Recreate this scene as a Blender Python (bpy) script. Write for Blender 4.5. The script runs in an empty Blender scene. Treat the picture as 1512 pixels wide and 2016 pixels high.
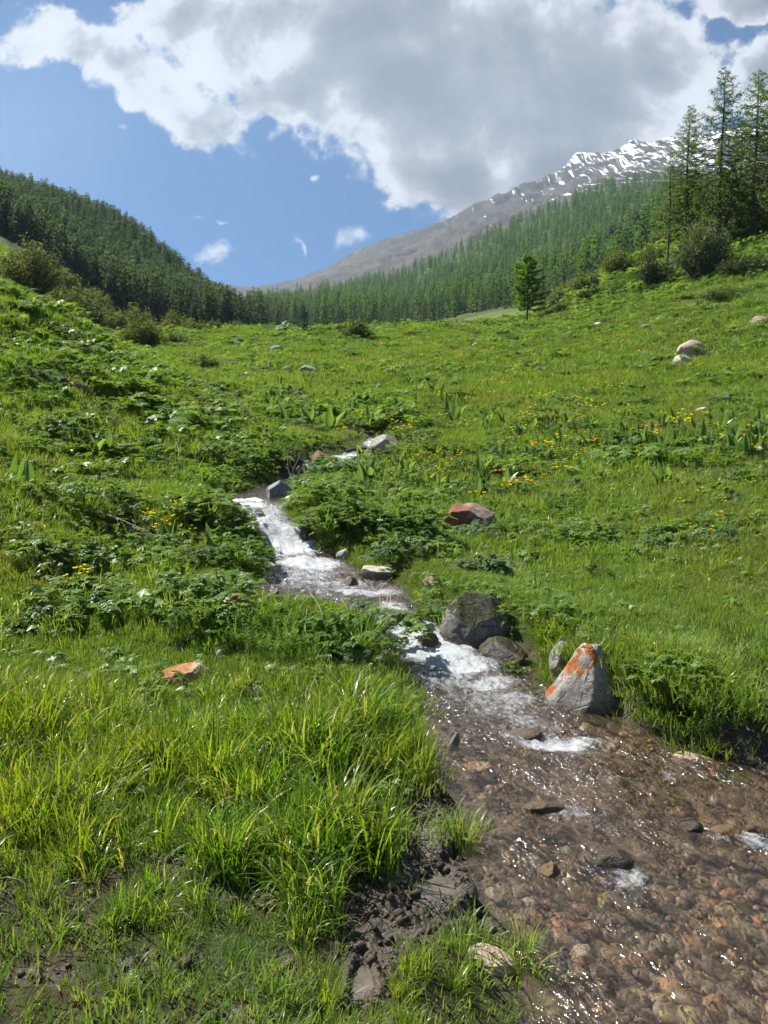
import bpy, math, random
import numpy as np
from mathutils import Vector, Euler

sc = bpy.context.scene
COL = sc.collection
R = math.radians
rng = np.random.default_rng(7)

# ------------------------------------------------------------------ camera model (photo pixels 1512 x 2016)
F, CX, CY = 1514.0, 756.0, 1008.0
PITCH = R(4.0)
CP, SP = math.cos(PITCH), math.sin(PITCH)
CAM_Z = 1.6

def row_slope(row):
    u = (CY - np.asarray(row, float)) / F
    return (u * CP - SP) / (CP + u * SP)

def pix_ray(px, row):
    u = (CY - row) / F
    k = CP + u * SP
    return (px - CX) / F / k, (u * CP - SP) / k      # x/y and (z-CAM_Z)/y

# ------------------------------------------------------------------ noise
def _h(ix, iy, iz, seed):
    n = (ix * 374761393 + iy * 668265263 + iz * 2147483647 + seed * 144665) & 0xFFFFFFFF
    n = ((n ^ (n >> 13)) * 1274126177) & 0xFFFFFFFF
    n = ((n ^ (n >> 16)) * 2246822519) & 0xFFFFFFFF
    return ((n ^ (n >> 15)) & 0xFFFFFF) / float(0xFFFFFF)

def vnoise(x, y, seed=0, z=None):
    x = np.asarray(x, float); y = np.asarray(y, float)
    ix = np.floor(x).astype(np.int64); iy = np.floor(y).astype(np.int64)
    fx = x - ix; fy = y - iy
    fx = fx * fx * fx * (fx * (fx * 6 - 15) + 10); fy = fy * fy * fy * (fy * (fy * 6 - 15) + 10)
    if z is None:
        iz = np.zeros_like(ix)
        a = _h(ix, iy, iz, seed); b = _h(ix + 1, iy, iz, seed)
        c = _h(ix, iy + 1, iz, seed); d = _h(ix + 1, iy + 1, iz, seed)
        return (a + (b - a) * fx) * (1 - fy) + (c + (d - c) * fx) * fy
    z = np.asarray(z, float)
    iz = np.floor(z).astype(np.int64); fz = z - iz
    fz = fz * fz * fz * (fz * (fz * 6 - 15) + 10)
    out = 0
    for k, wz in ((0, 1 - fz), (1, fz)):
        a = _h(ix, iy, iz + k, seed); b = _h(ix + 1, iy, iz + k, seed)
        c = _h(ix, iy + 1, iz + k, seed); d = _h(ix + 1, iy + 1, iz + k, seed)
        out = out + wz * ((a + (b - a) * fx) * (1 - fy) + (c + (d - c) * fx) * fy)
    return out

def fbm(x, y, oct=4, seed=0, z=None, gain=.5):
    s = 0; a = 1; t = 0; f = 1
    for i in range(oct):
        s = s + a * (vnoise(x * f, y * f, seed + i * 17, None if z is None else z * f) - .5)
        t += a; a *= gain; f *= 2.03
    return s / t * 2          # about -1..1

def ridged(x, y, oct=4, seed=0):
    s = 0; a = 1; t = 0; f = 1
    for i in range(oct):
        s = s + a * (1 - np.abs(2 * vnoise(x * f, y * f, seed + i * 31) - 1))
        t += a; a *= .5; f *= 2.1
    return s / t

def smooth(a, b, x):
    t = np.clip((x - a) / (b - a), 0, 1)
    return t * t * (3 - 2 * t)

def pchip(x, y, xq):
    x = np.asarray(x, float); y = np.asarray(y, float)
    h = np.diff(x); d = np.diff(y) / h
    m = np.zeros_like(y); m[0] = d[0]; m[-1] = d[-1]
    for i in range(1, len(x) - 1):
        if d[i - 1] * d[i] > 0:
            w1 = 2 * h[i] + h[i - 1]; w2 = h[i] + 2 * h[i - 1]
            m[i] = (w1 + w2) / (w1 / d[i - 1] + w2 / d[i])
    xq = np.clip(xq, x[0], x[-1])
    i = np.clip(np.searchsorted(x, xq) - 1, 0, len(x) - 2)
    t = (xq - x[i]) / h[i]
    return ((1 + 2 * t) * (1 - t) ** 2 * y[i] + t * (1 - t) ** 2 * h[i] * m[i]
            + t * t * (3 - 2 * t) * y[i + 1] + t * t * (t - 1) * h[i] * m[i + 1])

# ------------------------------------------------------------------ land form: survey table of rows by depth
COLS = [-600, 0, 250, 500, 756, 1000, 1250, 1512, 2100]
TAB = {
    1.0:  [3200, 3200, 3200, 3200, 3200, 3190, 3180, 3170, 3160],
    2.0:  [2070, 2070, 2072, 2085, 2118, 2118, 2090, 2060, 2040],
    3.0:  [1684, 1684, 1690, 1696, 1708, 1706, 1685, 1660, 1640],
    4.0:  [1465, 1478, 1485, 1490, 1496, 1478, 1425, 1415, 1400],
    5.5:  [1255, 1300, 1310, 1318, 1310, 1285, 1265, 1250, 1235],
    7.5:  [1030, 1090, 1140, 1165, 1165, 1160, 1140, 1115, 1085],
    10:   [860, 936, 996, 1035, 1050, 1055, 1035, 1010, 970],
    13:   [715, 800, 868, 940, 965, 970, 948, 925, 880],
    18:   [545, 668, 760, 850, 880, 878, 850, 830, 780],
    22:   [480, 590, 712, 805, 830, 826, 800, 775, 725],
    26:   [450, 575, 705, 772, 790, 785, 760, 735, 670],
    35:   [430, 570, 696, 730, 735, 728, 702, 670, 580],
    50:   [400, 558, 690, 693, 690, 684, 640, 570, 460],
    60:   [385, 545, 684, 680, 673, 668, 600, 492, 360],
    70:   [370, 530, 678, 668, 660, 655, 560, 428, 290],
    90:   [360, 505, 665, 654, 648, 640, 512, 400, 250],
    120:  [350, 475, 650, 660, 655, 637, 518, 398, 240],
    160:  [340, 450, 620, 659, 653, 631, 526, 395, 240],
    200:  [330, 425, 580, 655, 650, 626, 538, 393, 240],
    260:  [320, 400, 520, 648, 645, 612, 545, 392, 240],
    340:  [300, 377, 452, 638, 640, 602, 525, 392, 240],
    450:  [310, 388, 470, 628, 630, 578, 475, 391, 240],
    600:  [340, 405, 520, 613, 604, 528, 425, 388, 240],
    800:  [360, 425, 540, 600, 574, 480, 385, 375, 240],
    1000: [380, 440, 555, 592, 553, 446, 358, 350, 240],
}
DEPTHS = sorted(TAB)
_ld = np.log(np.array(DEPTHS))
LD = np.linspace(_ld[0], _ld[-1], 420)
PXS = np.linspace(-600, 2100, 361)
_zt = np.array([CAM_Z + d * row_slope(TAB[d]) for d in DEPTHS])           # depth x col
_zc = np.array([pchip(_ld, _zt[:, c], LD) for c in range(len(COLS))])       # col x LD
ZG = np.array([pchip(COLS, _zc[:, k], PXS) for k in range(len(LD))])       # LD x PXS
for _ in range(3):                                                         # soften the columns a little
    ZG[:, 1:-1] = .25 * ZG[:, :-2] + .5 * ZG[:, 1:-1] + .25 * ZG[:, 2:]

RIDGE = [(-600, 420), (0, 470), (200, 480), (340, 510), (400, 546), (440, 562), (475, 568), (510, 566), (560, 556), (640, 530), (700, 500), (756, 472),
         (800, 462), (830, 456), (900, 425), (960, 400), (1020, 372), (1080, 352), (1140, 316), (1200, 290), (1260, 275),
         (1310, 270), (1360, 262), (1430, 248), (1512, 236), (1700, 215), (2100, 160)]
_rx = [a for a, b in RIDGE]; _ry = [b for a, b in RIDGE]
D_RIDGE = 2600.0

def polar(x, y):
    rho = np.hypot(x, y) + 1e-9
    az = np.arctan2(x, np.maximum(y, -1e9))
    azc = np.clip(az, R(-48), R(48))
    px = CX + F * np.tan(azc)
    d = rho * np.cos(azc)
    return px, d

def base_height(x, y):
    px, d = polar(x, y)
    ld = np.log(np.clip(d, 1.0, 1000.0))
    fi = (ld - LD[0]) / (LD[1] - LD[0]); i = np.clip(fi.astype(int), 0, len(LD) - 2); t = fi - i
    fj = (np.clip(px, -600, 2099.9) + 600) / (PXS[1] - PXS[0]); j = np.clip(fj.astype(int), 0, len(PXS) - 2); s = fj - j
    z = ((ZG[i, j] * (1 - s) + ZG[i, j + 1] * s) * (1 - t) + (ZG[i + 1, j] * (1 - s) + ZG[i + 1, j + 1] * s) * t)
    far = d > 1000
    if np.any(far):
        dd = d[far]; pp = px[far]
        g0 = (z[far] - CAM_Z) / 1000.0
        g1 = row_slope(np.interp(pp, _rx, _ry))
        tt = np.clip((dd - 1000) / (D_RIDGE - 1000), 0, 1)
        g = g0 + (g1 - g0) * tt ** .85
        zz = CAM_Z + dd * g
        over = np.clip(dd - D_RIDGE, 0, None)
        zz = zz - over * (.35 + g1)
        n = ridged(x[far] / 420, y[far] / 420, 5, 5) - .62
        n2 = fbm(x[far] / 130, y[far] / 130, 4, 9)
        n3 = ridged(x[far] / 150 + y[far] / 500, y[far] / 260, 4, 19) - .6
        zz = zz + (n * 110 + n2 * 16 + n3 * 50) * smooth(0, .5, tt) * (.35 + .65 * smooth(700, 1150, pp)) * (1 - .25 * smooth(.9, 1, tt))
        z = z.copy(); z[far] = zz
    return z

# ------------------------------------------------------------------ the stream: rows with left edge, right edge, water height
STREAM = [  # row, left px, right px, water z
    (2600, 1060, 2900, -.17), (2300, 1085, 2700, -.165), (2016, 1075, 2450, -.16), (1850, 1040, 2200, -.125), (1750, 955, 2010, -.10), (1650, 930, 1830, -.07), (1580, 915, 1660, -.045),
    (1530, 880, 1520, -.02), (1500, 855, 1425, .0), (1470, 845, 1350, .01), (1440, 850, 1290, .025), (1410, 840, 1215, .04), (1380, 815, 1140, .06),
    (1350, 800, 1085, .085), (1320, 785, 1045, .12), (1290, 772, 985, .17), (1260, 766, 925, .225), (1235, 762, 870, .28), (1205, 705, 835, .335),
    (1180, 520, 810, .365), (1160, 497, 792, .375), (1140, 508, 745, .40), (1120, 525, 705, .44), (1100, 532, 688, .50), (1080, 535, 650, .57), (1060, 520, 612, .67),
    (1040, 506, 600, .78), (1020, 488, 578, .87), (1000, 465, 556, .95), (985, 452, 545, 1.0), (970, 470, 565, 1.06), (955, 530, 590, 1.13),
    (935, 575, 622, 1.26), (918, 605, 672, 1.42), (905, 636, 716, 1.50), (892, 682, 728, 1.64), (878, 712, 746, 1.80), (866, 722, 752, 1.98), (858, 700, 730, 2.2),
]
def _edge(px, row, z):
    sx, sz = pix_ray(px, row)
    y = (z - CAM_Z) / sz if abs(sz) > 2e-3 else None
    return sx, y
_SL, _SR, _SZ, _SY = [], [], [], []
_prev = None
for row, l, r, z in STREAM:
    sxl, sz = pix_ray(l, row); sxr, _ = pix_ray(r, row)
    y = None
    if abs(sz) > .02 and (z < 1.45):
        y = (z - CAM_Z) / sz
    else:
        y = {918: 15.2, 905: 16.0, 892: 16.9, 878: 17.9, 866: 19.0, 858: 20.4}.get(row, 15.0)
        z = CAM_Z + y * sz
    if _SY and y <= _SY[-1] + .05: y = _SY[-1] + .12; z = CAM_Z + y * sz
    _SL.append(sxl * y); _SR.append(sxr * y); _SZ.append(z); _SY.append(y)
_SY = np.array(_SY); _SL = np.array(_SL); _SR = np.array(_SR); _SZ = np.maximum.accumulate(np.array(_SZ))
# continue a little beyond the last visible bend, hidden in the meadow
S_END = _SY[-1]
S0 = _SY[0]
_ys = np.linspace(S0, S_END, 520)
_xl = pchip(_SY, _SL, _ys) + .025 * fbm(_ys * 4, _ys * 0 + 3, 3, 41) * np.clip(_ys / 4, .6, 1.6)
_xr = pchip(_SY, _SR, _ys) + .025 * fbm(_ys * 4, _ys * 0 + 9, 3, 43) * np.clip(_ys / 4, .6, 1.6)
_zw = pchip(_SY, _SZ, _ys)
def s_left(y): return np.interp(y, _ys, _xl)
def s_right(y): return np.interp(y, _ys, _xr)
def s_water(y): return np.interp(y, _ys, _zw)

def stream_dist(x, y):
    """signed distance to the stream's edge (negative inside), which side (-1 left, 1 right), water height near"""
    x = np.asarray(x, float).ravel(); y = np.asarray(y, float).ravel()
    out = np.full(x.shape, 50.0); side = np.ones(x.shape); zw = s_water(y)
    near = (y > S0 - 6) & (y < S_END + 6) & (np.abs(x) < 14)
    idx = np.nonzero(near)[0]
    for a in range(0, len(idx), 4000):
        k = idx[a:a + 4000]
        xx = x[k][:, None]; yy = y[k][:, None]
        dl = np.hypot(xx - _xl[None], yy - _ys[None]); dr = np.hypot(xx - _xr[None], yy - _ys[None])
        il = dl.argmin(1); ir = dr.argmin(1)
        ml = dl[np.arange(len(k)), il]; mr = dr[np.arange(len(k)), ir]
        ins = (x[k] > s_left(y[k])) & (x[k] < s_right(y[k])) & (y[k] > S0) & (y[k] < S_END)
        dist = np.minimum(ml, mr)
        out[k] = np.where(ins, -dist, dist)
        side[k] = np.where(ml < mr, -1, 1)
    return out, side, zw

# mud patches (world x, y, radius x, radius y, strength)
def flat_xy(px, row, z=0.0):
    sx, sz = pix_ray(px, row)
    y = (z - CAM_Z) / sz
    return sx * y, y
MUD = []
for px, row, rpx, rrow, z, s in [
    (850, 1585, 85, 45, -.02, 1), (850, 1690, 110, 60, -.06, 1), (870, 1760, 120, 50, -.08, 1), (770, 1790, 110, 70, -.06, .9), (735, 1850, 90, 60, -.06, .9),
    (720, 1930, 60, 80, -.06, 1), (275, 1895, 65, 36, -.02, 1), (400, 1885, 50, 25, -.02, .7), (570, 1880, 70, 40, -.02, .75), (480, 2000, 120, 22, -.03, .6), (110, 1800, 90, 18, 0, .6), (20, 1760, 50, 30, 0, .6),
    (860, 1430, 50, 35, .05, .9), (880, 1500, 60, 40, 0, 1), (100, 1920, 80, 30, -.02, .5), (1480, 1330, 60, 60, .3, .9), (1490, 1480, 70, 40, .1, 1), (1440, 1260, 60, 30, .35, .5), (330, 1690, 50, 25, 0, .5),
    (500, 1330, 30, 25, .2, .6), (640, 1560, 60, 25, 0, .4), (500, 1760, 90, 20, 0, .6), (690, 1500, 40, 40, .02, .5)]:
    x, y = flat_xy(px, row, z)
    y2 = flat_xy(px, row - rrow, z)[1]
    MUD.append((x, y, rpx / F * y, abs(y2 - y), s))
PUDDLES = []
for px, row, rpx, rrow, z in [(855, 1746, 46, 26, -.095), (712, 1940, 24, 48, -.10), (845, 1640, 40, 20, -.065), (700, 2012, 60, 22, -.10), (300, 1905, 40, 16, -.03)]:
    x, y = flat_xy(px, row, z)
    y2 = flat_xy(px, row - rrow, z)[1]
    PUDDLES.append((x, y, rpx / F * y, abs(y2 - y), min(z, float(base_height(np.array([x]), np.array([y]))[0]) - .02)))

def mud_amount(x, y):
    m = np.zeros_like(x)
    wob = 1 + .45 * fbm(x * 3.1, y * 3.1, 3, 77)
    for cx, cy, rx, ry, s in MUD:
        q = np.hypot((x - cx) / rx, (y - cy) / ry) * wob
        m = np.maximum(m, s * (1 - smooth(.65, 1.25, q)))
    return m

_PZ = None
def terrain(x, y, full=False):
    x = np.asarray(x, float).ravel(); y = np.asarray(y, float).ravel()
    px, d = polar(x, y)
    z = base_height(x, y)
    # undulation that grows with the distance
    a1 = .05 * smooth(2, 8, d) + .10 * smooth(10, 30, d) + .25 * smooth(40, 90, d)
    z = z + a1 * fbm(x / 1.7, y / 1.7, 3, 3) * .7 + a1 * 1.4 * fbm(x / 6.0, y / 6.0, 2, 4) * smooth(6, 14, d)
    z = z + .025 * fbm(x / .35, y / .35, 3, 8) * (1 - smooth(20, 40, d))
    hill = smooth(110, 180, d)
    z = z + hill * (fbm(x / 60, y / 60, 4, 12) * 5.0 * smooth(150, 400, d) + fbm(x / 18, y / 18, 2, 14) * .8) * (1 - smooth(900, 1100, d))
    # left bank hummocks
    lb = smooth(0, -300, px - 560) * smooth(6, 9, d) * (1 - smooth(26, 40, d))
    z = z + lb * .35 * fbm(x / 2.2, y / 2.2, 3, 21)
    sd, side, zw = stream_dist(x, y)
    yb = y
    # banks
    bw = np.where(side > 0, .30 + .25 * smooth(6, 9, yb), .30 + .35 * smooth(2.6, 4.4, 6.2 - yb) + .2 * smooth(7, 10, yb))
    lip = np.where(side > 0, .10 + .05 * smooth(4.5, 5.5, yb), .035 + .05 * smooth(4.2, 5, yb) + .10 * smooth(7, 9, yb))
    ovh = (side > 0) * smooth(3.85, 4.15, yb) * (1 - smooth(4.9, 5.3, yb))
    lip = lip + .15 * ovh; bw = bw * (1 - .6 * ovh)
    out = sd > 0
    zmin = zw + lip
    t = smooth(0, 1, sd / bw)
    zb = np.maximum(z, zmin - .0 * sd)
    wgt = 1 - smooth(.5, 1.6, sd)
    zfloor = np.maximum(z, zmin) * wgt + z * (1 - wgt)
    zout = (zw - .03) * (1 - t) + zfloor * t
    z = np.where(out & (sd < 6), zout, z)
    depth = .035 + .12 * smooth(0, .45, -sd)
    bed = zw - depth + .05 * fbm(x / .22, y / .22, 3, 31) * smooth(0, .15, -sd)
    z = np.where(~out, bed, z)
    m = np.zeros_like(x); pud = np.zeros_like(x)
    nr = (d < 8)
    if np.any(nr):
        k = np.nonzero(nr)[0]
        mm = mud_amount(x[k], y[k])
        lump = ridged(x[k] / .16, y[k] / .16, 4, 51) - .55
        mo = mm * smooth(-.02, .06, sd[k])
        z[k] = z[k] + mo * (lump * .06 + .028 * fbm(x[k] / .045, y[k] / .04, 3, 52) - .015)
        for cx, cy, rx, ry, pz in PUDDLES:
            q = np.hypot((x[k] - cx) / rx, (y[k] - cy) / ry) * (1 + .3 * fbm(x[k] * 6, y[k] * 6, 2, 5))
            w = 1 - smooth(.75, 1.35, q)
            z[k] = z[k] * (1 - w) + (pz - .03) * w
            rim = (q > 1.0) & (q < 1.9)
            z[k] = np.where(rim, np.maximum(z[k], pz + .004 + .022 * smooth(1.0, 1.35, q) * (1 - .6 * smooth(1.5, 1.9, q))), z[k])
            pud[k] = np.maximum(pud[k], w)
        m[k] = mm
    if full:
        return z, sd, side, zw, m, pud, px, d
    return z

def gz(x, y):
    return float(terrain(np.array([x]), np.array([y]))[0])

_march = np.exp(np.linspace(math.log(1.6), math.log(4000), 420))
def at(px, row, dmin=1.6, dmax=4000):
    """the first point of the land that the direction (px, row) meets"""
    sx, sz = pix_ray(px, row)
    y = _march[(_march >= dmin) & (_march <= dmax)]
    for lvl in range(3):
        g = terrain(sx * y, y)
        f = CAM_Z + y * sz - g
        if not (f <= 0).any():
            k = int(np.argmin(f / y)); return Vector((sx * y[k], y[k], g[k]))
        k = int(np.argmax(f <= 0))
        if k == 0: break
        if lvl < 2: y = np.linspace(y[k - 1], y[k], 12)
    if k == 0: return Vector((sx * y[0], y[0], g[0]))
    yy = y[k - 1] + (y[k] - y[k - 1]) * f[k - 1] / max(f[k - 1] - f[k], 1e-9)
    return Vector((sx * yy, yy, gz(sx * yy, yy)))

def at_depth(px, y):
    sx = (px - CX) / F
    return Vector((sx * y, y, gz(sx * y, y)))

# ------------------------------------------------------------------ mesh helpers
def mesh(name, V, quads=None, tris=None, smooth_shade=True, attrs=None, mats=(), fmat=None):
    V = np.asarray(V, np.float32)
    me = bpy.data.meshes.new(name)
    nq = 0 if quads is None else len(quads); nt = 0 if tris is None else len(tris)
    loops = []
    if nq: loops.append(np.asarray(quads, np.int32).ravel())
    if nt: loops.append(np.asarray(tris, np.int32).ravel())
    loops = np.concatenate(loops) if loops else np.zeros(0, np.int32)
    me.vertices.add(len(V)); me.vertices.foreach_set('co', V.ravel())
    me.loops.add(len(loops)); me.loops.foreach_set('vertex_index', loops)
    me.polygons.add(nq + nt)
    st = np.concatenate([np.arange(nq, dtype=np.int32) * 4, nq * 4 + np.arange(nt, dtype=np.int32) * 3])
    me.polygons.foreach_set('loop_start', st.astype(np.int32))
    try:
        tot = np.concatenate([np.full(nq, 4, np.int32), np.full(nt, 3, np.int32)])
        me.polygons.foreach_set('loop_total', tot)
    except Exception:
        pass
    if smooth_shade:
        me.polygons.foreach_set('use_smooth', np.ones(nq + nt, bool))
    if fmat is not None:
        me.polygons.foreach_set('material_index', np.asarray(fmat, np.int32))
    for m in mats: me.materials.append(m)
    for k, v in (attrs or {}).items():
        at_ = me.attributes.new(k, 'FLOAT', 'POINT'); at_.data.foreach_set('value', np.asarray(v, np.float32))
    me.update(calc_edges=True)
    me.validate(verbose=False)
    return me

def link(name, me, parent=None, loc=None, rot=None, scale=None):
    o = bpy.data.objects.new(name, me); COL.objects.link(o)
    if parent is not None: o.parent = parent
    if loc is not None: o.location = loc
    if rot is not None: o.rotation_euler = rot
    if scale is not None: o.scale = scale if hasattr(scale, '__len__') else (scale,) * 3
    return o

def tag(o, label=None, cat=None, group=None, kind=None):
    if label: o['label'] = label
    if cat: o['category'] = cat
    if group: o['group'] = group
    if kind: o['kind'] = kind
    return o

def empty(name, loc=(0, 0, 0), rot=(0, 0, 0)):
    o = bpy.data.objects.new(name, None); COL.objects.link(o)
    o.location = loc; o.rotation_euler = rot; o.empty_display_size = .2
    return o

class Buf:
    """collects vertices, quads and triangles for one mesh"""
    def __init__(s): s.v, s.q, s.t, s.n, s.a = [], [], [], 0, []
    def add(s, V, q=None, t=None, a=None):
        V = np.asarray(V, float).reshape(-1, 3)
        if q is not None and len(q): s.q.append(np.asarray(q, int).reshape(-1, 4) + s.n)
        if t is not None and len(t): s.t.append(np.asarray(t, int).reshape(-1, 3) + s.n)
        s.v.append(V); s.n += len(V)
        s.a.append(np.full(len(V), .5) if a is None else np.broadcast_to(np.asarray(a, float), (len(V),)))
    def mesh(s, name, mat, smooth_shade=True):
        return mesh(name, np.concatenate(s.v), np.concatenate(s.q) if s.q else None, np.concatenate(s.t) if s.t else None,
                    smooth_shade, {'rnd': np.concatenate(s.a)}, [mat])

def tube(buf, pts, rad, n=6, a=None):
    pts = np.asarray(pts, float); k = len(pts)
    rad = np.broadcast_to(np.asarray(rad, float), (k,))
    T = np.gradient(pts, axis=0); T /= np.linalg.norm(T, axis=1)[:, None] + 1e-9
    ref = np.array([0, 0, 1.0]) if abs(T[:, 2]).mean() < .8 else np.array([1.0, 0, 0])
    A = np.cross(T, ref); A /= np.linalg.norm(A, axis=1)[:, None] + 1e-9
    B = np.cross(T, A)
    th = np.arange(n) / n * 2 * math.pi
    V = pts[:, None] + rad[:, None, None] * (np.cos(th)[None, :, None] * A[:, None] + np.sin(th)[None, :, None] * B[:, None])
    V = V.reshape(-1, 3)
    q = [(i * n + j, i * n + (j + 1) % n, (i + 1) * n + (j + 1) % n, (i + 1) * n + j) for i in range(k - 1) for j in range(n)]
    top = [((k - 1) * n, (k - 1) * n + j, (k - 1) * n + j + 1) for j in range(1, n - 1)]
    bot = [(0, j + 1, j) for j in range(1, n - 1)]
    buf.add(V, q, top + bot, a)

# ------------------------------------------------------------------ node helpers
class NT:
    def __init__(s, tree): s.t = tree; s.n = tree.nodes; s.l = tree.links
    def new(s, kind, **kw):
        nd = s.n.new(kind)
        for k, v in kw.items(): setattr(nd, k, v)
        return nd
    def put(s, sock, v):
        if v is None: return
        if hasattr(v, 'is_output'): s.l.new(v, sock)
        elif isinstance(v, (tuple, list)) and len(v) == 3 and sock.type == 'RGBA': sock.default_value = (*v, 1)
        else: sock.default_value = v
    def m(s, op, a, b=None, c=None, clamp=False):
        nd = s.new('ShaderNodeMath', operation=op, use_clamp=clamp)
        for i, v in enumerate((a, b, c)): s.put(nd.inputs[i], v)
        return nd.outputs[0]
    def vm(s, op, a, b=None, sc=None):
        nd = s.new('ShaderNodeVectorMath', operation=op)
        s.put(nd.inputs[0], a); s.put(nd.inputs[1], b)
        if sc is not None: s.put(nd.inputs['Scale'], sc)
        return nd.outputs['Value'] if op in ('LENGTH', 'DOT_PRODUCT', 'DISTANCE') else nd.outputs[0]
    def noise(s, vec, scale, detail=4, rough=.55, dist=0, out=0, dim='3D'):
        nd = s.new('ShaderNodeTexNoise', noise_dimensions=dim)
        s.put(nd.inputs['Vector'], vec); s.put(nd.inputs['Scale'], scale); s.put(nd.inputs['Detail'], detail)
        s.put(nd.inputs['Roughness'], rough); s.put(nd.inputs['Distortion'], dist)
        return nd.outputs[out]
    def vor(s, vec, scale, feature='F1', out='Distance', rnd=1):
        nd = s.new('ShaderNodeTexVoronoi', feature=feature)
        s.put(nd.inputs['Vector'], vec); s.put(nd.inputs['Scale'], scale); s.put(nd.inputs['Randomness'], rnd)
        return nd.outputs[out]
    def mix(s, f, a, b, mode='MIX'):
        nd = s.new('ShaderNodeMix', data_type='RGBA', blend_type=mode)
        s.put(nd.inputs[0], f); s.put(nd.inputs[6], a); s.put(nd.inputs[7], b)
        return nd.outputs[2]
    def step(s, v, a, b, lo=0, hi=1):
        nd = s.new('ShaderNodeMapRange', interpolation_type='SMOOTHSTEP')
        s.put(nd.inputs[0], v); s.put(nd.inputs[1], a); s.put(nd.inputs[2], b); s.put(nd.inputs[3], lo); s.put(nd.inputs[4], hi)
        return nd.outputs[0]
    def ramp(s, v, stops):
        nd = s.new('ShaderNodeValToRGB'); cr = nd.color_ramp
        while len(cr.elements) < len(stops): cr.elements.new(.5)
        for e, (p, c) in zip(cr.elements, stops): e.position = p; e.color = (*c, 1)
        s.put(nd.inputs[0], v); return nd.outputs[0]
    def attr(s, name): return s.new('ShaderNodeAttribute', attribute_name=name).outputs['Fac']
    def bump(s, h, strength=.5, dist=.02, normal=None):
        nd = s.new('ShaderNodeBump'); s.put(nd.inputs['Strength'], strength); s.put(nd.inputs['Distance'], dist)
        s.put(nd.inputs['Height'], h); s.put(nd.inputs['Normal'], normal); return nd.outputs[0]
    def pos(s): return s.new('ShaderNodeNewGeometry').outputs['Position']

def mat(name):
    m = bpy.data.materials.new(name); m.use_nodes = True
    m.node_tree.nodes.clear()
    t = NT(m.node_tree)
    out = t.new('ShaderNodeOutputMaterial')
    return m, t, out.inputs['Surface']

def principled(t, col, rough=.8, normal=None, spec=.3):
    p = t.new('ShaderNodeBsdfPrincipled')
    t.put(p.inputs['Base Color'], col); t.put(p.inputs['Roughness'], rough); t.put(p.inputs['Normal'], normal)
    t.put(p.inputs['Specular IOR Level'], spec)
    return p.outputs[0]
# ------------------------------------------------------------------ materials of the setting
def ground_material():
    m, t, out = mat('meadow soil and turf')
    P = t.pos()
    mud, far, wet = t.attr('mud'), t.attr('far'), t.attr('wet')
    n1 = t.noise(P, 1.3, 5, .6); n2 = t.noise(P, 14, 5, .65); n3 = t.noise(P, 60, 4, .6)
    soil = t.ramp(n2, [(.3, (.028, .02, .012)), (.55, (.05, .036, .022)), (.75, (.085, .062, .04))])
    moss = t.ramp(n2, [(.3, (.02, .03, .008)), (.6, (.045, .07, .014)), (.8, (.09, .10, .025))])
    turf = t.ramp(t.noise(P, .35, 8, .7), [(.3, (.05, .085, .016)), (.5, (.075, .125, .022)), (.7, (.12, .16, .04))])
    near = t.mix(t.step(n1, .42, .6), moss, soil)
    g = t.mix(far, near, turf)
    mudc = t.ramp(t.m('ADD', t.m('MULTIPLY', n2, .5), t.m('MULTIPLY', n3, .5)), [(.34, (.018, .013, .009)), (.5, (.058, .042, .030)), (.64, (.115, .087, .064))])
    g = t.mix(mud, g, mudc)
    # the pebbly stream bed
    pv = t.vor(P, 17, 'F1', 'Color'); pd = t.vor(P, 17, 'F1', 'Distance')
    bed = t.ramp(t.vor(P, 17, 'F1', 'Color'), [(.0, (.07, .053, .04)), (.35, (.14, .105, .075)), (.6, (.20, .14, .09)), (.8, (.21, .12, .065)), (1, (.26, .22, .16))])
    bed = t.mix(t.step(n2, .4, .7, 0, .6), bed, (.10, .078, .055))
    g = t.mix(wet, g, bed)
    h = t.m('ADD', t.m('MULTIPLY', n2, .6), t.m('MULTIPLY', n3, .4))
    rough = t.m('SUBTRACT', .9, t.m('MULTIPLY', mud, t.step(n1, .35, .65, .2, .55)))
    spec = t.m('ADD', .15, t.m('MULTIPLY', mud, .35))
    t.l.new(principled(t, g, rough, t.bump(h, 1.0, .05), spec), out)
    return m

def hill_material():
    m, t, out = mat('wooded hillside floor')
    P = t.pos()
    c = t.ramp(t.noise(P, .06, 8, .65), [(.3, (.03, .042, .014)), (.5, (.05, .07, .02)), (.7, (.085, .085, .035))])
    grass = t.ramp(t.noise(P, .2, 6, .65), [(.3, (.07, .11, .024)), (.7, (.12, .15, .035))])
    c = t.mix(t.attr('far'), c, grass)
    t.l.new(principled(t, c, .95, t.bump(t.noise(P, .7, 6, .6), .6, .6), .1), out)
    return m

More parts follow.
